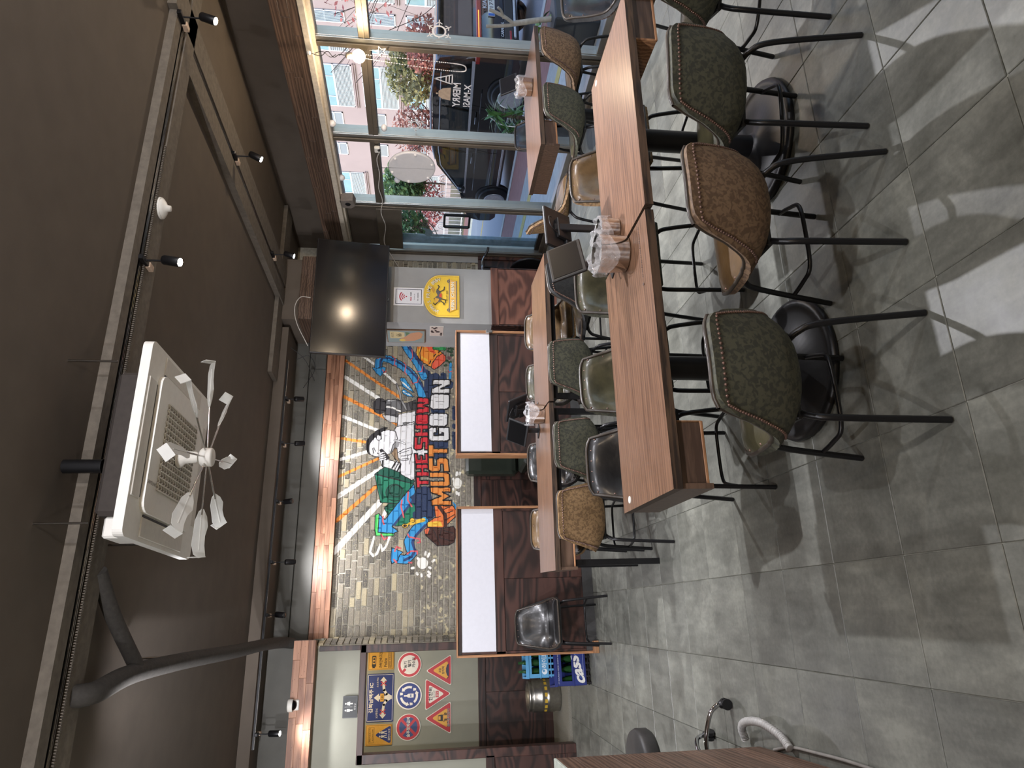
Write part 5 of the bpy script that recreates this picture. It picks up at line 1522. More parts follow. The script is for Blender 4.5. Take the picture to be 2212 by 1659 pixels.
pr.poly([(-.035, -.03), (-.028, .005), (.028, .005), (.035, -.03), (.035, -.055), (-.035, -.055)], INK); pr.rect(-.02, -.025, .02, -.0, YLW)
pr.line([(-.04, -.065), (-.01, -.08), (-.03, -.09), (-.005, -.105)], .009, INK); pr.line([(.03, -.065), (.055, -.08), (.03, -.09), (.055, -.105)], .009, INK)
pr.text('음주운전금지', 0, -.12, .036, WHT, .2, bold=.05); pr.text('음주운전금지', 0, -.12, .036, INK, .2, bold=.015); pr.build('print', e)
e, pr = tri_sign(-.565, 1.44, False, 'downward triangular slow sign', (226, 220, 208))
pr.text('천천히', 0, .085, .046, INK, .15, bold=.04); pr.text('SLOW', 0, .045, .026, (120, 110, 104), .085); pr.rect(-.035, -.012, .035, .026, RED); pr.text('원샷', 0, .007, .03, WHT, .055); pr.build('print', e)
e, pr = tri_sign(-.3, 1.425, True, 'triangular speed bump warning sign', YLW)
pr.text('과음', 0, -.01, .032, INK, .05, bold=.02); pr.text('방지턱', 0, -.05, .032, INK, .085, bold=.02)
pr.poly([(-.075, -.12), (-.06, -.098), (-.02, -.085), (.02, -.085), (.06, -.098), (.075, -.12)], (50, 54, 76)); pr.line([(-.095, -.095), (-.08, -.115)], .008, INK); pr.build('print', e)
wc = empty('toilet_sign', (-.58, 7.988, 2.372), 0, 'black toilet sign on the wall above the doorway', 'sign')
MB().prism(rrect(-.105, -.075, .105, .075, .008), (0, 0, 0), (1, 0, 0), (0, 0, 1), (0, -.008, 0)).build('plate', plain('sign_charcoal', (50, 52, 52), .5), wc)
pr = Print((0, -.0085, 0), (1, 0, 0), (0, 0, 1)); G_ = (196, 196, 190)
pr.frame(-.1, -.07, .1, .07, .0025, (96, 98, 98)); pr.rect(-.0015, -.025, .0015, .055, G_)
for x, sk in ((-.032, 0), (.032, 1)):
    pr.disc((x, .045), .009, G_, 14)
    pr.poly([(x - .013, .033), (x + .013, .033), (x + (.02 if sk else .013), -.0), (x + .007, .0), (x + .007, -.028), (x - .007, -.028), (x - .007, .0), (x - (.02 if sk else .013), .0)], G_)
pr.text('화장실', 0, -.05, .02, G_, .06); pr.build('print', wc)

# ------------------------------------------------------------------ crates, keg
def crate(loc, col_, label, w=.40, d=.30, h=.36, rz=0, deco=None):
    c = empty('bottle_crate', loc, R(rz), label, 'crate', 'plastic bottle crates')
    m1, t_ = plain('crate_%d' % col_[2], col_, .4, 0, var=.05), .012
    b = MB()
    b.box(-w / 2, w / 2, -d / 2, -d / 2 + t_, .05, h * .52).box(-w / 2, w / 2, -d / 2, -d / 2 + t_, h * .80, h)
    b.box(-w / 2, -w * .40, -d / 2, -d / 2 + t_, h * .52, h * .80).box(w * .40, w / 2, -d / 2, -d / 2 + t_, h * .52, h * .80)
    b.box(-w / 2, w / 2, d / 2 - t_, d / 2, .05, h).box(-w / 2, -w / 2 + t_, -d / 2 + t_, d / 2 - t_, .05, h).box(w / 2 - t_, w / 2, -d / 2 + t_, d / 2 - t_, .05, h)
    b.box(-w / 2 + t_, w / 2 - t_, -d / 2 + t_, d / 2 - t_, .05, .06)
    b.build('crate_body', m1, c)
    rm = MB()
    rm.box(-w / 2 - .006, w / 2 + .006, -d / 2 - .006, -d / 2, h - .03, h, 0, .002).box(-w / 2 - .006, -w / 2, -d / 2, d / 2, h - .03, h, 0, .002).box(w / 2, w / 2 + .006, -d / 2, d / 2, h - .03, h, 0, .002)
    rm.box(-w / 2 - .006, w / 2 + .006, -d / 2 - .004, -d / 2, h * .46, h * .5, 0, .002)
    rm.build('rim', m1, c)
    ft = MB()
    for k in range(7): ft.box(-w / 2 + .01 + k * (w - .03) / 6.3, -w / 2 + .028 + k * (w - .03) / 6.3, -d / 2 + .005, d / 2 - .005, 0, .05)
    ft.box(-w / 2, w / 2, -d / 2, -d / 2 + .012, .022, .03).build('foot_lattice', m1 if col_[0] > 80 else M_PLASTIC, c)
    M_BOT = plain('green_bottle_glass', (30, 66, 34), .08, 0, var=.1)
    for i in range(4):
        for j in range(3):
            MB().lathe([(.0, .06), (.032, .06), (.032, .2), (.014, .27), (.013, .315), (.0, .317)], 10, (-w / 2 + .06 + i * (w - .12) / 3, -d / 2 + .06 + j * (d - .12) / 2, 0)).build('bottle', M_BOT, c)
    pr = Print((0, -d / 2 - .0005, 0), (1, 0, 0), (0, 0, 1))
    deco(pr, w, h); pr.build('print', c)
    return c
def cass(pr, w, h):
    pr.rect(-w * .47, .065, w * .47, h * .45, (38, 56, 128)); pr.poly([(-.16, .07), (-.05, .13), (.02, .1), (.1, .155), (.02, .155), (-.1, .15)], (78, 108, 176)); pr.rect(-w * .46, .072, w * .46, .075, (170, 180, 210))
    pr.text('cass', -.055, .125, .075, (30, 44, 110), .27, bold=.07, shear=.35, rot=R(14)); pr.text('cass', -.055, .125, .075, (232, 232, 226), .26, bold=.035, shear=.35, rot=R(14))
    pr.text('IT SOUNDS FRESH EVERY MOMENT SO', 0, h * .885, .012, (196, 200, 216), w * .9)
def hite(pr, w, h):
    pr.text('하이트', -.02, .09, .05, (214, 224, 230), .15, bold=.02); pr.disc((-.125, .09), .026, (214, 224, 230), 20); pr.disc((-.118, .098), .012, (92, 150, 190), 12); pr.frame(-w * .44, .055, w * .44, h * .44, .003, (110, 172, 206))
crate((-.225, 7.2, 0), (40, 52, 116), 'dark blue beer crate with slanted white lettering on the floor', .40, .30, .362, 4, cass)
crate((-.16, 7.21, .363), (86, 152, 196), 'sky blue beer crate stacked on the dark blue one', .36, .29, .27, 2, hite)
kg = empty('beer_keg', (-.60, 8.66, .03), 0, 'stainless steel beer keg with yellow labels in the corridor', 'keg')
MB().lathe([(.0, .0), (.165, .0), (.175, .012), (.172, .05), (.178, .065), (.178, .12), (.185, .13), (.185, .15), (.178, .16), (.178, .20), (.185, .21), (.185, .23), (.178, .24), (.178, .31), (.172, .33), (.16, .335), (.168, .345), (.168, .372), (.158, .376), (.15, .345), (.0, .335)], 40).build('keg_body', plain('brushed_keg_steel', (166, 163, 156), .3, .9), kg)
for k in range(8):
    a = R(-150 + 22 * k)
    b = MB(); b.T = Matrix.Rotation(a, 4, 'Z'); b.box(.1775, .18, -.02, .02, .165, .195); b.build('yellow_label', paint((214, 176, 60)), kg)

# folded bicycle in the corner behind the column
bk = empty('bicycle', (4.72, 8.02, 0), R(8), 'dark bicycle standing in the corner beside the column', 'bicycle')
MB().lathe([(.235, -.012), (.25, -.016), (.262, 0), (.25, .016), (.235, .012)], 40, (0, 0, .265), 0, True, 'x').build('wheel', M_PLASTIC, bk)
MB().lathe([(.222, -.008), (.236, -.008), (.236, .008), (.222, .008)], 40, (0, 0, .265), 0, True, 'x').build('rim', M_STEEL, bk)
MB().tube([(0, 0, .265), (0, -.02, .62), (0, -.05, .88)], .014, 8).tube([(0, -.01, .5), (.02, .2, .45)], .016, 8).build('frame_tube', M_BLACK, bk)
MB().tube(curve([(-.16, -.10, .86), (-.08, -.07, .90), (0, -.05, .9), (.08, -.07, .90), (.16, -.10, .86)], 5), .011, 8).build('handlebar', M_STEEL, bk)
for s1 in (-1, 1): MB().tube(curve([(s1 * .14, -.09, .87), (s1 * .2, -.13, .83), (s1 * .24, -.17, .82)], 4), .016, 8).build('grip', M_PLASTIC, bk)

# ------------------------------------------------------------------ things hanging in the window
M_PAPER = plain('white_paint_marker', (226, 228, 232), .6, 0, var=.03)
M_BALL = plain('white_ornament', (228, 226, 226), .4, 0, var=.03)
mr = empty('round_mirror', (5.02, 6.36, 1.815), 0, 'round board rimmed with white and small bulbs hanging in the window', 'mirror')
MB().lathe([(.0, -.012), (.245, -.012), (.245, .012), (.0, .012)], 48, (0, 0, 0), 0, True, 'x').build('board', plain('taupe_board', (164, 148, 138), .6), mr)
MB().lathe([(.245, -.016), (.258, -.016), (.262, 0), (.258, .016), (.245, .016)], 48, (0, 0, 0), 0, True, 'x').build('rim', M_BALL, mr)
for k in range(6): MB().ball((-.02, .235 * math.sin(R(20 + 60 * k)), .235 * math.cos(R(20 + 60 * k))), .017, 10).build('small_bulb', M_BALL, mr)
MB().tube(curve([(-.016, .03, .42), (-.016, .005, .25), (-.014, .005, .2), (-.014, -.005, -.24)], 5), .003, 5).build('cord', M_PLASTIC, mr)
for y, z, r_, lb in ((5.78, 2.62, .036, 'white ball ornament high in the window above the spiky plant'), (5.80, 2.095, .036, 'white oval ornament below the transom'), (6.65, 1.99, .036, 'white ball ornament beside the round mirror'), (6.66, 2.62, .036, 'white ball ornament high beside the grey speaker')):
    o = empty('ball_ornament', (5.06, y, z), 0, lb, 'ornament', 'white window ornaments')
    MB().ball((0, 0, 0), r_, 16, 0, (1, 1.1, .85) if 'oval' in lb else (1, 1, 1)).build('ball', M_BALL, o)
    MB().tube([(0, 0, r_ * .8), (0, 0, r_ + .05)], .0015, 5).build('thread', M_PLASTIC, o)
st_ = empty('star_ornament', (5.03, 4.78, 2.07), 0, 'small wire star ornament hanging below the transom', 'ornament', 'white window ornaments')
stp = [(.055 * (1 if k % 2 == 0 else .42) * math.sin(PI * k / 5), .055 * (1 if k % 2 == 0 else .42) * math.cos(PI * k / 5)) for k in range(10)]
sb_ = MB()
for k in range(10):
    p, q = stp[k], stp[(k + 1) % 10]; sb_.tube([(0, p[0], p[1]), (0, q[0], q[1])], .004, 5)
sb_.build('wire_star', M_BALL, st_); MB().tube([(0, 0, .05), (0, 0, .1)], .0015, 5).build('thread', M_BALL, st_)
sp = empty('window_speaker', (4.97, 6.97, 2.575), 0, 'grey wedge speaker fixed under the window beam', 'speaker')
MB().prism([(-.075, -.06), (.03, -.085), (.085, -.03), (.07, .07), (-.06, .08)], (-.05, 0, 0), (0, 1, 0), (0, 0, 1), (.11, 0, 0)).build('cabinet', plain('grey_speaker', (122, 114, 106), .6), sp)
MB().lathe([(.0, -.002), (.03, -.002), (.032, 0)], 18, (-.052, 0, 0), 0, True, 'x').build('cone', M_CASE, sp)
MB().box(-.02, .02, -.01, .01, .075, .095).build('bracket', M_BLACK, sp)
sens = empty('door_sensor', (5.045, 6.12, 2.185), 0, 'small white sensor box at the transom joint', 'sensor')
MB().box(-.02, .02, -.04, .04, -.03, .03, 0, .008).build('case', M_WHITE, sens); MB().ball((-.02, -.01, -.02), .016, 10).build('eye', M_CASE, sens)
tag(MB().tube(curve([(5.04, 6.15, 2.16), (5.05, 6.3, 2.2), (5.05, 6.55, 2.185), (5.05, 6.8, 2.21), (5.05, 7.05, 2.18), (5.05, 7.3, 2.21), (5.05, 7.6, 2.17), (5.0, 7.9, 2.2), (4.9, 8.1, 2.1), (4.7, 8.22, 1.95)], 6), .006, 6).build('draped_cable', plain('white_cable', (205, 200, 192), .5)), 'white cord draped along the window transom', 'cable')
# beads
bd = MB(); rg = random.Random(9)
pts = curve([(5.06, 4.86, 2.25), (5.06, 4.87, 1.9), (5.06, 4.885, 1.5), (5.06, 4.90, 1.33), (5.06, 4.94, 1.29), (5.06, 4.98, 1.33), (5.06, 4.97, 1.6), (5.06, 4.93, 2.0), (5.06, 4.90, 2.25)], 16)
for p in pts: bd.ball(p, .0055, 6)
bd.tube(pts, .001, 4)
o_ = bd.build('bead_chain', M_BALL); o_['kind'] = 'stuff'; tag(o_, 'white bead chain for the blind beside the aluminium mullion', 'chain')
# drawings on the panes
def glass_print(y, z, label, fn):
    e = empty('window_drawing', (XW - .006, y, z), 0, label, 'decal', 'white marker drawings on the panes')
    pr = Print((0, 0, 0), (0, -1, 0), (0, 0, 1), .0001); fn(pr); pr.build('drawing', e)
def flake(s):
    def f_(pr):
        pr.ring((0, 0), .05 * s, .066 * s, M_PAPER, 0, 360, 18)
        for k in range(6):
            a = R(60 * k); pr.line([(.06 * s * math.cos(a), .06 * s * math.sin(a)), (.12 * s * math.cos(a), .12 * s * math.sin(a))], .01, M_PAPER); pr.line([(.085 * s * math.cos(a + .3), .085 * s * math.sin(a + .3)), (.1 * s * math.cos(a), .1 * s * math.sin(a)), (.085 * s * math.cos(a - .3), .085 * s * math.sin(a - .3))], .009, M_PAPER)
    return f_
glass_print(4.62, 1.55, 'white snowflake drawing on the pane by the van tail', flake(1.0))
glass_print(5.82, 1.77, 'white snowflake drawing on the pane by the round mirror', flake(.85))
glass_print(5.17, 1.49, 'white tree drawing on the pane beside the lettering', lambda pr: [pr.line([(-.06, -.08), (0, .09), (.06, -.08), (-.06, -.08)], .012, M_PAPER), pr.line([(-.04, -.02), (.04, -.02)], .01, M_PAPER), pr.line([(-.05, -.05), (.05, -.05)], .01, M_PAPER)])
def merry(pr):
    pr.text('MERRY', .0, .03, .075, M_PAPER, -.32, bold=.02); pr.text('X-MAS!', .0, -.075, .07, M_PAPER, -.3, bold=.02)
glass_print(5.37, 1.33, 'white lettering painted backwards on the pane', merry)
BE_ = plain('beige_card', (178, 160, 142), .7)
glass_print(5.36, 1.48, 'beige bell card stuck on the pane above the lettering', lambda pr: [pr.poly([(-.085, -.06), (.085, -.06), (.07, .02), (.035, .06), (-.035, .06), (-.07, .02)], BE_), pr.disc((0, .075), .012, BE_, 10)])
glass_print(7.85, 1.62, 'grey reindeer decal on the sliding door', lambda pr: [pr.poly([(-.09, .0), (-.04, .05), (.05, .04), (.1, .09), (.12, .06), (.08, -.02), (.02, -.05), (-.06, -.05)], plain('grey_decal', (140, 146, 146), .6)), pr.line([(-.05, -.04), (-.07, -.12)], .02, plain('grey_decal', (140, 146, 146), .6)), pr.line([(.04, -.04), (.06, -.12)], .02, plain('grey_decal', (140, 146, 146), .6))])
# ------------------------------------------------------------------ street outside
def slab(name, x0, x1, z, rgb, label, rough=.85, var=.12, scale=9, y0=-12, y1=60, th=.1):
    o = MB().box(x0, x1, y0, y1, z - th, z).build(name, plain(name + '_surface', rgb, rough, 0, var=var, scale=scale))
    o['kind'] = 'structure'
    return tag(o, label, 'ground')
slab('sidewalk', 5.35, 6.9, -.06, (196, 198, 196), 'pale paving right outside the shop')
slab('tactile_strip', 6.9, 7.1, -.055, (206, 184, 110), 'narrow yellow strip in the paving', y0=-12)
slab('sidewalk_outer', 7.1, 7.7, -.07, (176, 176, 172), 'grey strip of paving before the kerb')
slab('cycle_lane', 7.7, 8.9, -.08, (158, 112, 104), 'reddish brown brick lane beside the kerb')
slab('kerb', 8.9, 9.1, -.07, (190, 190, 186), 'pale granite kerb')
slab('road', 9.1, 16.5, -.20, (150, 154, 162), 'pale grey asphalt road', scale=30)
slab('road_line', 13.2, 13.35, -.196, (206, 176, 90), 'yellow road line', th=.02)
slab('far_kerb', 16.5, 16.8, -.1, (184, 184, 178), 'far kerb across the road')
slab('far_sidewalk', 16.8, 19.0, -.1, (170, 116, 108), 'reddish far pavement across the road')
slab('far_garden', 19.0, 33.0, -.05, (112, 106, 84), 'planted strip before the apartment block')

up_ = MB().box(5.15, 5.45, -14, 24, 3.5, 14).box(-9, 5.15, -14, 24, 13.8, 14).box(5.15, 5.45, 8.5, 24, -.1, 3.5).box(5.15, 5.45, -14, -3.2, -.1, 3.5).build('wall_upper_storeys', plain('brown_cladding', (120, 108, 100), .85))
struct(up_, 'upper storeys of the shop building, out of view', 'wall')
MB().box(5.45, 6.3, -3.2, 8.6, 2.95, 3.3, 0, .02).build('shop_fascia', plain('shop_fascia_paint', (92, 84, 78), .7), up_)
# ------------------------------------------------------------------ apartment block, pink render
KX = 33.0; KS = 1.65
M_PINK = plain('pink_render', (174, 158, 157), .9, 0, var=.04, scale=.6)
M_WFR = plain('white_window_frame', (226, 230, 234), .5)
M_WGL = plain('teal_window_glass', (112, 158, 172), .12, 0, var=.12, scale=.8)
M_WGD = plain('grey_window_glass', (128, 138, 150), .15, 0, var=.1, scale=.8)
M_LOUV = plain('pale_louver', (196, 208, 214), .5)
bd_ = empty('apartment_block', (KX, 30, 0), 0, 'pink rendered apartment block with louvred windows across the street', 'building')
MB().box(0, 8, -45, 40, -.1, 16).build('facade', M_PINK, bd_)
zz = lambda z: 1.623 + KS * (z - 1.623)
def bwin(y0, y1, z0, z1, kind):
    y0, y1, z0, z1 = y0 * KS - 30, y1 * KS - 30, zz(z0), zz(z1)
    w = MB().box(-.05, .02, y0, y0 + .07, z0, z1).box(-.05, .02, y1 - .07, y1, z0, z1).box(-.05, .02, y0, y1, z0, z0 + .07).box(-.05, .02, y0, y1, z1 - .07, z1).build('window', M_WFR, bd_)
    zm = z0 + (z1 - z0) * .5
    if kind == 'big':
        MB().box(-.04, .01, y0 + .07, y1 - .07, zm, z1 - .07).build('pane', M_WGL, w)
        fr = MB().box(-.07, 0, y0, y1, zm - .05, zm + .05)
        for k in (.27, .75): fr.box(-.06, 0, y0 + (y1 - y0) * k - .03, y0 + (y1 - y0) * k + .03, zm, z1)
        fr.build('sash_bars', M_WFR, w)
        MB().box(-.03, .01, y0 + .07, y1 - .07, z0 + .07, zm).build('vent_backing', M_WGD, w)
        for k in range(12):
            z = z0 + .1 + (zm - z0 - .16) * k / 11
            MB().box(-.09, -.04, y0 + .08, y1 - .08, z - .018, z + .018).build('louver', M_LOUV, w)
        MB().box(-.12, 0, y0 - .1, y1 + .1, z0 - .12, z0 - .06).box(-.1, 0, y0 - .1, y1 + .1, z0 - .24, z0 - .2).build('sill', M_PINK, w)
    elif kind == 'louver':
        MB().box(-.03, .01, y0 + .07, y1 - .07, z0 + .07, z1 - .07).build('vent_backing', M_WGD, w)
        MB().box(-.06, 0, y0, y1, zm - .04, zm + .04).build('sash_bars', M_WFR, w)
        for k in range(9):
            y = y0 + .1 + (y1 - y0 - .2) * k / 8
            MB().box(-.09, -.04, y - .014, y + .014, z0 + .08, z1 - .08).build('louver', M_LOUV, w)
    elif kind == 'half':
        MB().box(-.04, .01, y0 + .07, y1 - .07, zm, z1 - .07).build('pane', M_WGL, w)
        MB().box(-.03, .01, y0 + .07, y1 - .07, z0 + .07, zm).build('vent_backing', M_WGD, w)
        MB().box(-.07, 0, y0, y1, zm - .04, zm + .04).build('sash_bars', M_WFR, w)
        for k in range(9):
            z = z0 + .1 + (zm - z0 - .16) * k / 8
            MB().box(-.09, -.04, y0 + .08, y1 - .08, z - .018, z + .018).build('louver', M_LOUV, w)
    else:
        MB().box(-.04, .01, y0 + .07, y1 - .07, z0 + .07, z1 - .07).build('pane', M_WGD, w)
        MB().box(-.07, 0, y0, y1, zm - .03, zm + .03).build('sash_bars', M_WFR, w)
for z0, z1 in ((4.53, 5.87), (2.83, 4.16), (1.14, 2.48)):
    for y0, y1, kd in ((15.3, 17.0, 'big'), (17.42, 17.9, 'louver'), (18.16, 19.12, 'half'), (19.72, 21.82, 'big')): bwin(y0, y1, z0, z1, kd)
    for y0, y1 in ((22.15, 23.03), (23.95, 24.67)): bwin(y0, y1, z0 + .55, z1 - .1, 'small')
    bwin(25.86, 27.84, z0, z1 - .1, 'big')
    for y0, y1 in ((28.6, 29.4), (30.4, 31.2)): bwin(y0, y1, z0 + .55, z1 - .1, 'small')
    bwin(32.2, 34.2, z0, z1 - .1, 'big')

# ------------------------------------------------------------------ trees and fence across the street
def leaves(n, c, rad, size, seed, squash=.8):
    rg = random.Random(seed); b = MB()
    for _ in range(n):
        while True:
            p = Vector((rg.uniform(-1, 1), rg.uniform(-1, 1), rg.uniform(-1, 1)))
            if .25 < p.length < 1: break
        p = Vector((c[0] + p.x * rad, c[1] + p.y * rad, c[2] + p.z * rad * squash))
        a = Vector((rg.uniform(-1, 1), rg.uniform(-1, 1), rg.uniform(-1, 1))).normalized() * size
        q = a.orthogonal().normalized() * size * .55
        b.add([p - a, p + q, p + a, p - q], [(0, 1, 2, 3)], rg.randrange(3))
    return b
def branches(base, h, seed, spread=.5, n=9, r=.05):
    rg = random.Random(seed); b = MB()
    b.tube(curve([base, (base[0] + .05, base[1] - .04, base[2] + h * .5), (base[0], base[1] + .05, base[2] + h)], 4), r, 7, 0, True, None)
    for k in range(n):
        z = base[2] + h * rg.uniform(.35, .95); a = rg.uniform(0, 6.28); L = h * spread * rg.uniform(.5, 1)
        e = (base[0] + math.cos(a) * L, base[1] + math.sin(a) * L, z + L * .7)
        mid = ((base[0] + e[0]) / 2, (base[1] + e[1]) / 2, z + L * .25)
        b.tube(curve([(base[0], base[1], z), mid, e], 4), r * .4, 5)
        for j in range(3):
            a2 = a + rg.uniform(-.9, .9); L2 = L * .5
            b.tube([mid, (mid[0] + math.cos(a2) * L2, mid[1] + math.sin(a2) * L2, mid[2] + L2 * rg.uniform(.2, .9))], r * .2, 4)
    return b
def lset(name, *cols): return [plain('%s_%d' % (name, k), c_, .7, 0, var=.2) for k, c_ in enumerate(cols)]
M_BARK = plain('grey_bark', (98, 84, 76), .9, 0, var=.3, bump=.4)
GRN = lset('leaf_green', (96, 128, 74), (120, 148, 84), (74, 106, 66)); AUT = lset('leaf_autumn', (172, 104, 86), (190, 128, 104), (150, 92, 80)); OLV = lset('leaf_olive', (140, 138, 84), (164, 156, 98), (118, 118, 76)); REDL = lset('leaf_red', (188, 96, 92), (206, 122, 112), (160, 84, 84))
def tree(x, y, h, cr, label, lm, n, seed, size=.12, spread=.5, cz=None):
    t = empty('street_tree', (x, y, -.05), 0, label, 'tree')
    branches((0, 0, 0), h, seed, spread, 14, .03 if n < 400 else .05).build('trunk', M_BARK, t)
    if n: leaves(n, (0, 0, cz or h), cr, size, seed + 1).build('foliage', lm, t)
tree(21.5, 28.5, 2.9, 1.35, 'round green tree beside the round mirror, across the street', GRN, 2600, 3, .14)
tree(22.5, 31.5, 2.0, 1.5, 'reddish autumn shrub below the green tree', REDL, 1300, 13, .11)
tree(21.0, 20.8, 2.4, 1.3, 'olive tree before the pink block, above the van roof', OLV, 1900, 23, .12)
tree(20.5, 23.6, 2.3, 1.2, 'rusty autumn tree beside the olive one', AUT, 900, 33, .1, .6)
tree(20.5, 17.2, 3.9, 1.8, 'almost bare tree with a few red leaves by the photo edge', REDL, 160, 43, .1, .75)
tree(20.0, 18.6, 1.9, 1.0, 'low rusty bush above the van tail', AUT, 1100, 53, .1)
tree(17.5, 27.0, 2.6, 1.3, 'bright green tree seen through the sliding door', GRN, 1800, 63, .13)
tree(19.6, 36.0, 3.2, 1.5, 'tall green tree behind the sliding door', OLV[:1] + GRN[:2], 1600, 73, .14)
M_FEN = plain('white_iron_fence', (226, 226, 228), .5)
fc = empty('iron_fence', (18.9, 26, -.1), 0, 'white iron fence with curls across the street', 'fence')
MB().box(-.02, .02, -8, 8, .15, .19).box(-.02, .02, -8, 8, .95, .99).build('rail', M_FEN, fc)
for k in range(54):
    MB().box(-.012, .012, -.012, .012, .1, 1.02).build('picket', M_FEN, fc, (0, -7.9 + k * .3, 0))
for k in range(13):
    c_ = MB().tube([(0, .3 * math.cos(R(a)), 1.0 + .32 * math.sin(R(a))) for a in range(0, 181, 15)], .02, 5).tube([(0, .14 * math.cos(R(a)), 1.02 + .16 * math.sin(R(a))) for a in range(0, 181, 20)], .016, 5)
    c_.build('curl', M_FEN, fc, (0, -7.4 + k * 1.2, 0))

# ------------------------------------------------------------------ black van at the kerb, tail towards us
def car_paint():
    t = NT('black_car_paint')
    n = t.noise(t.coords(), 400, 2)
    col_ = t.ramp(n, [(.4, lin((22, 23, 26))), (.7, lin((30, 31, 35)))])
    t.pbr(col_, .12, 0.0, None, Coat_Weight=1.0, Coat_Roughness=.03)
    return t.m
M_CAR = car_paint()
M_CGL = plain('tinted_car_glass', (40, 50, 54), .05, 0, var=.1, scale=2)
M_CTR = plain('dark_trim', (40, 41, 44), .5)
M_SILV = plain('sky_glint_silver', (206, 208, 212), .3, .3)  # whitened colour stands in for bright reflections on belt and roof rail
M_TAIL = plain('tail_lamp_red', (168, 34, 34), .15, 0, Coat_Weight=1.0)
van = empty('parked_van', (9.45, 8.75, -.2), 0, 'black people carrier parked at the kerb, tail towards us', 'car')
VW, VL = 1.96, 5.1
# side outline (y forward, z up)
prof = [(.12, .32), (.02, .5), (.0, .82), (.06, 1.02), (.10, 1.08), (.34, 1.66), (.55, 1.74), (1.4, 1.78), (2.7, 1.75), (3.25, 1.66), (4.02, 1.14), (4.75, 1.0), (5.02, .86), (5.1, .62), (5.08, .36), (4.95, .26), (.3, .26)]
b = MB()
secs = []
for x, ins in ((0, .10), (.06, .0), (VW - .06, .0), (VW, .10)):
    row = []
    for y, z in prof:
        tuck = .14 * max(0, (z - 1.05) / .7) if x in (0, VW) else 0
        xx = x + (tuck if x == 0 else -tuck if x == VW else (.14 * max(0, (z - 1.05) / .7)) * (1 if x < 1 else -1))
        cy_ = y + (.05 if (x in (0, VW) and y < .4) else -.05 if (x in (0, VW) and y > 4.6) else 0)
        row.append((xx, cy_, z))
    secs.append(row)
n = len(prof)
vs = [p for r in secs for p in r]
b.add(vs, [(i * n + k, i * n + (k + 1) % n, (i + 1) * n + (k + 1) % n, (i + 1) * n + k) for i in range(3) for k in range(n)], 0, True)
b.add(secs[0], [tuple(range(n))]); b.add(secs[3], [tuple(range(n - 1, -1, -1))])
b.build('body', M_CAR, van)
def side_pt(y, z, off=-.012): return (.14 * max(0, (z - 1.05) / .7) + off, y, z)
for nm, pl in (('rear_side_window', [(.48, 1.12), (1.45, 1.10), (1.45, 1.60), (.66, 1.60)]), ('sliding_door_window', [(1.53, 1.10), (2.62, 1.08), (2.62, 1.60), (1.53, 1.60)]), ('front_door_window', [(2.70, 1.08), (3.86, 1.06), (3.80, 1.14), (3.2, 1.56), (2.70, 1.60)])):
    MB().add([side_pt(*p) for p in pl] + [side_pt(p[0], p[1], .01) for p in pl], [tuple(range(len(pl) - 1, -1, -1))] + [(i, (i + 1) % len(pl), len(pl) + (i + 1) % len(pl), len(pl) + i) for i in range(len(pl))]).build(nm, M_CGL, van)
MB().add([side_pt(y, z) for y, z in ((.3, 1.045), (4.0, 1.02), (4.0, 1.06), (.3, 1.10))] , [(3, 2, 1, 0)]).build('belt_chrome', M_SILV, van)
MB().tube([side_pt(.5, 1.72, .03), side_pt(1.4, 1.81, .03), side_pt(2.6, 1.79, .03), side_pt(3.1, 1.70, .03)], .022, 8).build('roof_rail', M_SILV, van)
MB().tube([side_pt(.7, 1.63, -.008), side_pt(2.7, 1.64, -.008), side_pt(3.22, 1.58, -.008), side_pt(3.98, 1.12, -.008)], .012, 6).build('window_chrome', M_SILV, van)
MB().box(-.014, .0, 1.0, 4.1, .30, .345, 0, .004).build('sill_chrome', M_SILV, van)
MB().box(-.01, .01, .95, 4.05, .26, .44).build('sill_trim', M_CTR, van)
MB().tube([(-.002, 1.02, .88), (-.002, 3.9, .86)], .012, 6).tube([(-.002, 1.0, .52), (-.002, 3.95, .52)], .010, 6).build('door_crease', M_CAR, van)
for y in (1.45, 2.65): MB().box(-.006, .002, y, y + .008, .36, 1.06).build('door_gap', M_PLASTIC, van)
for y in (1.62, 2.78): MB().box(-.03, -.005, y, y + .2, .93, .965, 0, .008).build('door_handle', M_CAR, van)
MB().ball((-.1, 3.72, 1.12), .11, 14, 0, (.9, .55, .75)).build('side_mirror', M_CAR, van)
MB().box(-.06, .02, 3.72, 3.78, 1.06, 1.10).build('mirror_arm', M_CTR, van)
for x in (.0, VW):
    for y in (1.02, 4.12):
        w = empty('wheel', (x, y, .36), 0, parent=van)
        sg = -1 if x == 0 else 1
        MB().lathe([(.22, -.11), (.33, -.11), (.36, -.08), (.36, .08), (.33, .11), (.22, .11)], 32, (0 + sg * -.02, 0, 0), 0, True, 'x').build('tyre', M_PLASTIC, w)
        rm = MB().lathe([(.20, -.05), (.235, -.05), (.235, .05), (.20, .05)], 32, (sg * .06, 0, 0), 0, True, 'x')
        for k in range(10):
            a = R(36 * k); rm.bar((sg * .075, .03 * math.cos(a), .03 * math.sin(a)), (sg * .08, .21 * math.cos(a), .21 * math.sin(a)), .03, .03, 0, (1, 0, 0))
        rm.build('rim', M_SILV, w)
        MB().lathe([(.0, 0), (.21, 0)], 24, (sg * .01, 0, 0), 0, False, 'x').build('brake_disc', M_CTR, w)
    MB().lathe([(.37, -.02), (.42, -.02), (.42, .02), (.37, .02)], 32, (x, 1.02, .36), 0, True, 'x').lathe([(.37, -.02), (.42, -.02), (.42, .02), (.37, .02)], 32, (x, 4.12, .36), 0, True, 'x').build('arch_trim', M_CTR, van)
def rear(pl, y0=-.012): return pl
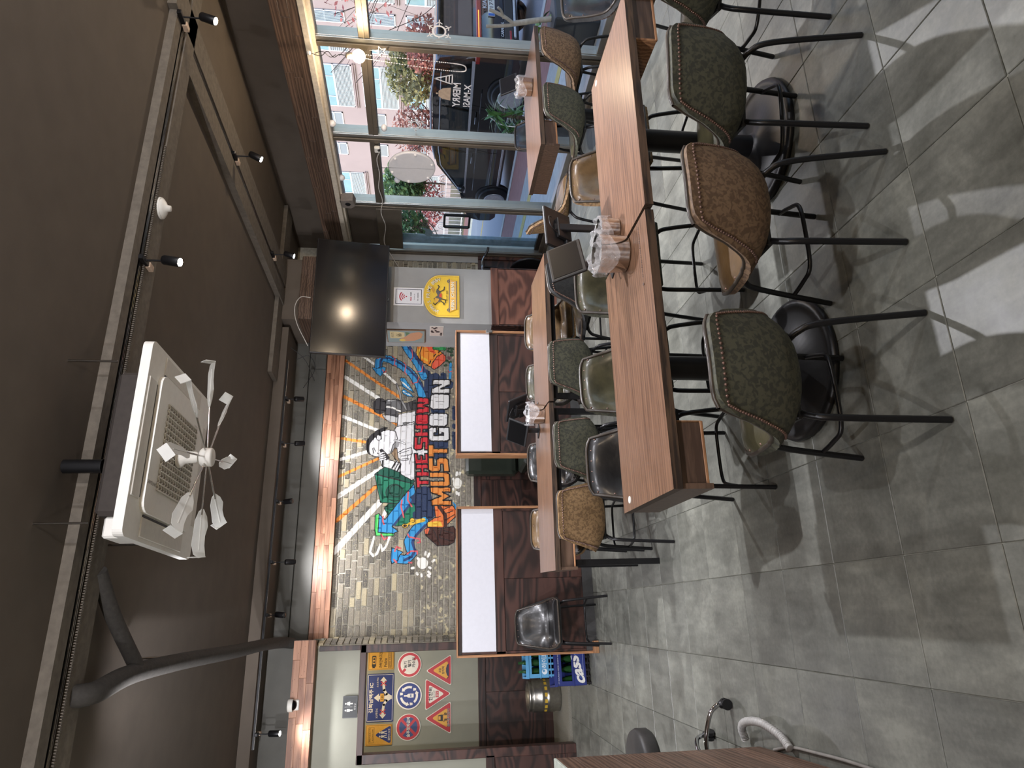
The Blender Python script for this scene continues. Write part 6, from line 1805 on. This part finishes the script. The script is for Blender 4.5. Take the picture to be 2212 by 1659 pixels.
rw = MB().add([(.22, .085, 1.12), (VW - .22, .085, 1.12), (VW - .34, .29, 1.60), (.34, .29, 1.60)], [(0, 1, 2, 3)]).build('rear_window', M_CGL, van)
MB().box(.2, VW - .2, .22, .5, 1.66, 1.72, 0, .02).build('roof_spoiler', M_CAR, van)
MB().box(.04, VW - .04, -.005, .12, .96, 1.05, 0, .012).box(-.012, .04, .02, .36, .97, 1.05, 0, .01).build('tail_lamp', M_TAIL, van)
MB().box(.1, .85, -.012, -.004, 1.0, 1.012).box(VW - .85, VW - .1, -.012, -.004, 1.0, 1.012).build('lamp_strip', glow('tail_strip', (255, 150, 60), 2.5), van)
MB().box(.14, VW - .14, -.03, .06, .40, .56, 0, .02).build('bumper_trim', M_CTR, van)
MB().box(.25, VW - .25, -.045, .0, .36, .40, 0, .01).build('skid_trim', M_SILV, van)
for x in (.18, VW - .40): MB().box(x, x + .22, -.036, .0, .44, .475, 0, .004).build('reflector', M_TAIL, van)
MB().box(.72, 1.24, -.022, .0, .72, .84, 0, .004).build('number_plate', M_WHITE, van)
pr = Print((.98, -.0225, .78), (1, 0, 0), (0, 0, 1)); pr.rect(-.255, -.055, -.2, .055, (60, 110, 190)); pr.text('317우', .02, 0, .085, (40, 40, 46), .36, bold=.01); pr.build('plate_lettering', van)
pr = Print((.42, -.031, .60), (1, 0, 0), (0, 0, 1)); pr.text('CARNIVAL', 0, 0, .05, (214, 216, 220), .34, bold=.02); pr.text('KIA', .56, .3, .07, (214, 216, 220), .2, bold=.02); pr.build('badge_lettering', van)

# ------------------------------------------------------------------ potted plants outside the pane
M_POT = plain('black_planter', (54, 58, 64), .5, 0, var=.1)
M_LEAF = plain('dark_plant_leaf', (84, 124, 70), .4, 0, var=.25, scale=6)
M_LEAF2 = plain('fresh_plant_leaf', (110, 150, 66), .4, 0, var=.2, scale=6)
def blade(b, base, d, L, w, droop, seg=5):
    base, d = Vector(base), Vector(d).normalized()
    sd_ = d.cross(Vector((0, 0, 1))); sd_ = sd_.normalized() if sd_.length > .05 else Vector((1, 0, 0))
    L_, R_ = [], []
    for k in range(seg + 1):
        t = k / seg
        p = base + d * (L * t) + Vector((0, 0, -droop * L * t * t))
        ww = w * math.sin(PI * (.12 + .88 * t)) * .5 + .001
        L_.append(p - sd_ * ww); R_.append(p + sd_ * ww)
    b.add(L_ + R_, [(k, k + 1, seg + 2 + k, seg + 1 + k) for k in range(seg)], 0, True)
pl = empty('potted_plant', (5.85, 6.45, -.06), 0, 'spiky dark green potted plant outside the window', 'plant')
MB().lathe([(0, 0), (.15, 0), (.19, .34), (.2, .36), (.17, .35), (0, .33)], 28).build('pot', M_POT, pl)
MB().tube(curve([(0, 0, .33), (.02, -.03, .6), (0, -.08, .85)], 5), .022, 8).tube(curve([(.03, .04, .33), (.02, .08, .5), (-.02, .12, .66)], 5), .02, 8).build('cane', M_BARK, pl)
rg = random.Random(21)
for c_, nn in (((0, -.08, .85), 42), ((-.02, .12, .66), 40), ((.02, -.1, .62), 24)):
    for k in range(nn):
        a, e = rg.uniform(0, 6.28), rg.uniform(-.15, 1.3)
        b = MB(); blade(b, Vector(c_) + Vector((0, 0, rg.uniform(-.05, .08))), (math.cos(a) * math.cos(e), math.sin(a) * math.cos(e), math.sin(e)), rg.uniform(.2, .32), .036, .35)
        b.build('leaf', M_LEAF, pl)
MB().tube(curve([(-.15, -.06, .36), (-.1, -.02, .8), (.05, 0, 1.0)], 8), .006, 6).build('rope_light', M_BALL, pl)
p2_ = empty('potted_tree', (5.95, 5.10, -.06), 0, 'pruned pale trunk with fresh leaves in a black planter', 'plant')
MB().box(-.2, .2, -.2, .2, 0, .46, 0, .015).build('planter', M_POT, p2_)
M_PTR = plain('pale_bark', (168, 160, 148), .85, 0, var=.15, bump=.3)
MB().tube(curve([(.02, .0, .44), (.0, .02, .62), (-.02, .06, .84)], 5), .028, 10, 0, True, None).tube(curve([(-.02, .06, .82), (-.03, .08, .9), (-.03, .11, 1.12)], 4), .018, 8).tube(curve([(-.02, .06, .84), (0, .0, .95), (.02, -.05, 1.1)], 4), .018, 8).tube(curve([(0, .02, .95), (.0, -.06, .98), (.0, -.1, 1.02)], 4), .013, 8).build('trunk', M_PTR, p2_)
for k in range(16):
    a = rg.uniform(0, 6.28); e = rg.uniform(-.5, .9)
    b = MB(); blade(b, (-.02 + rg.uniform(-.05, .05), .1 + rg.uniform(-.06, .08), .5 + rg.uniform(0, .08)), (math.cos(a) * math.cos(e), math.sin(a) * math.cos(e), math.sin(e)), rg.uniform(.14, .24), .06, .5)
    b.build('leaf', M_LEAF2, p2_)
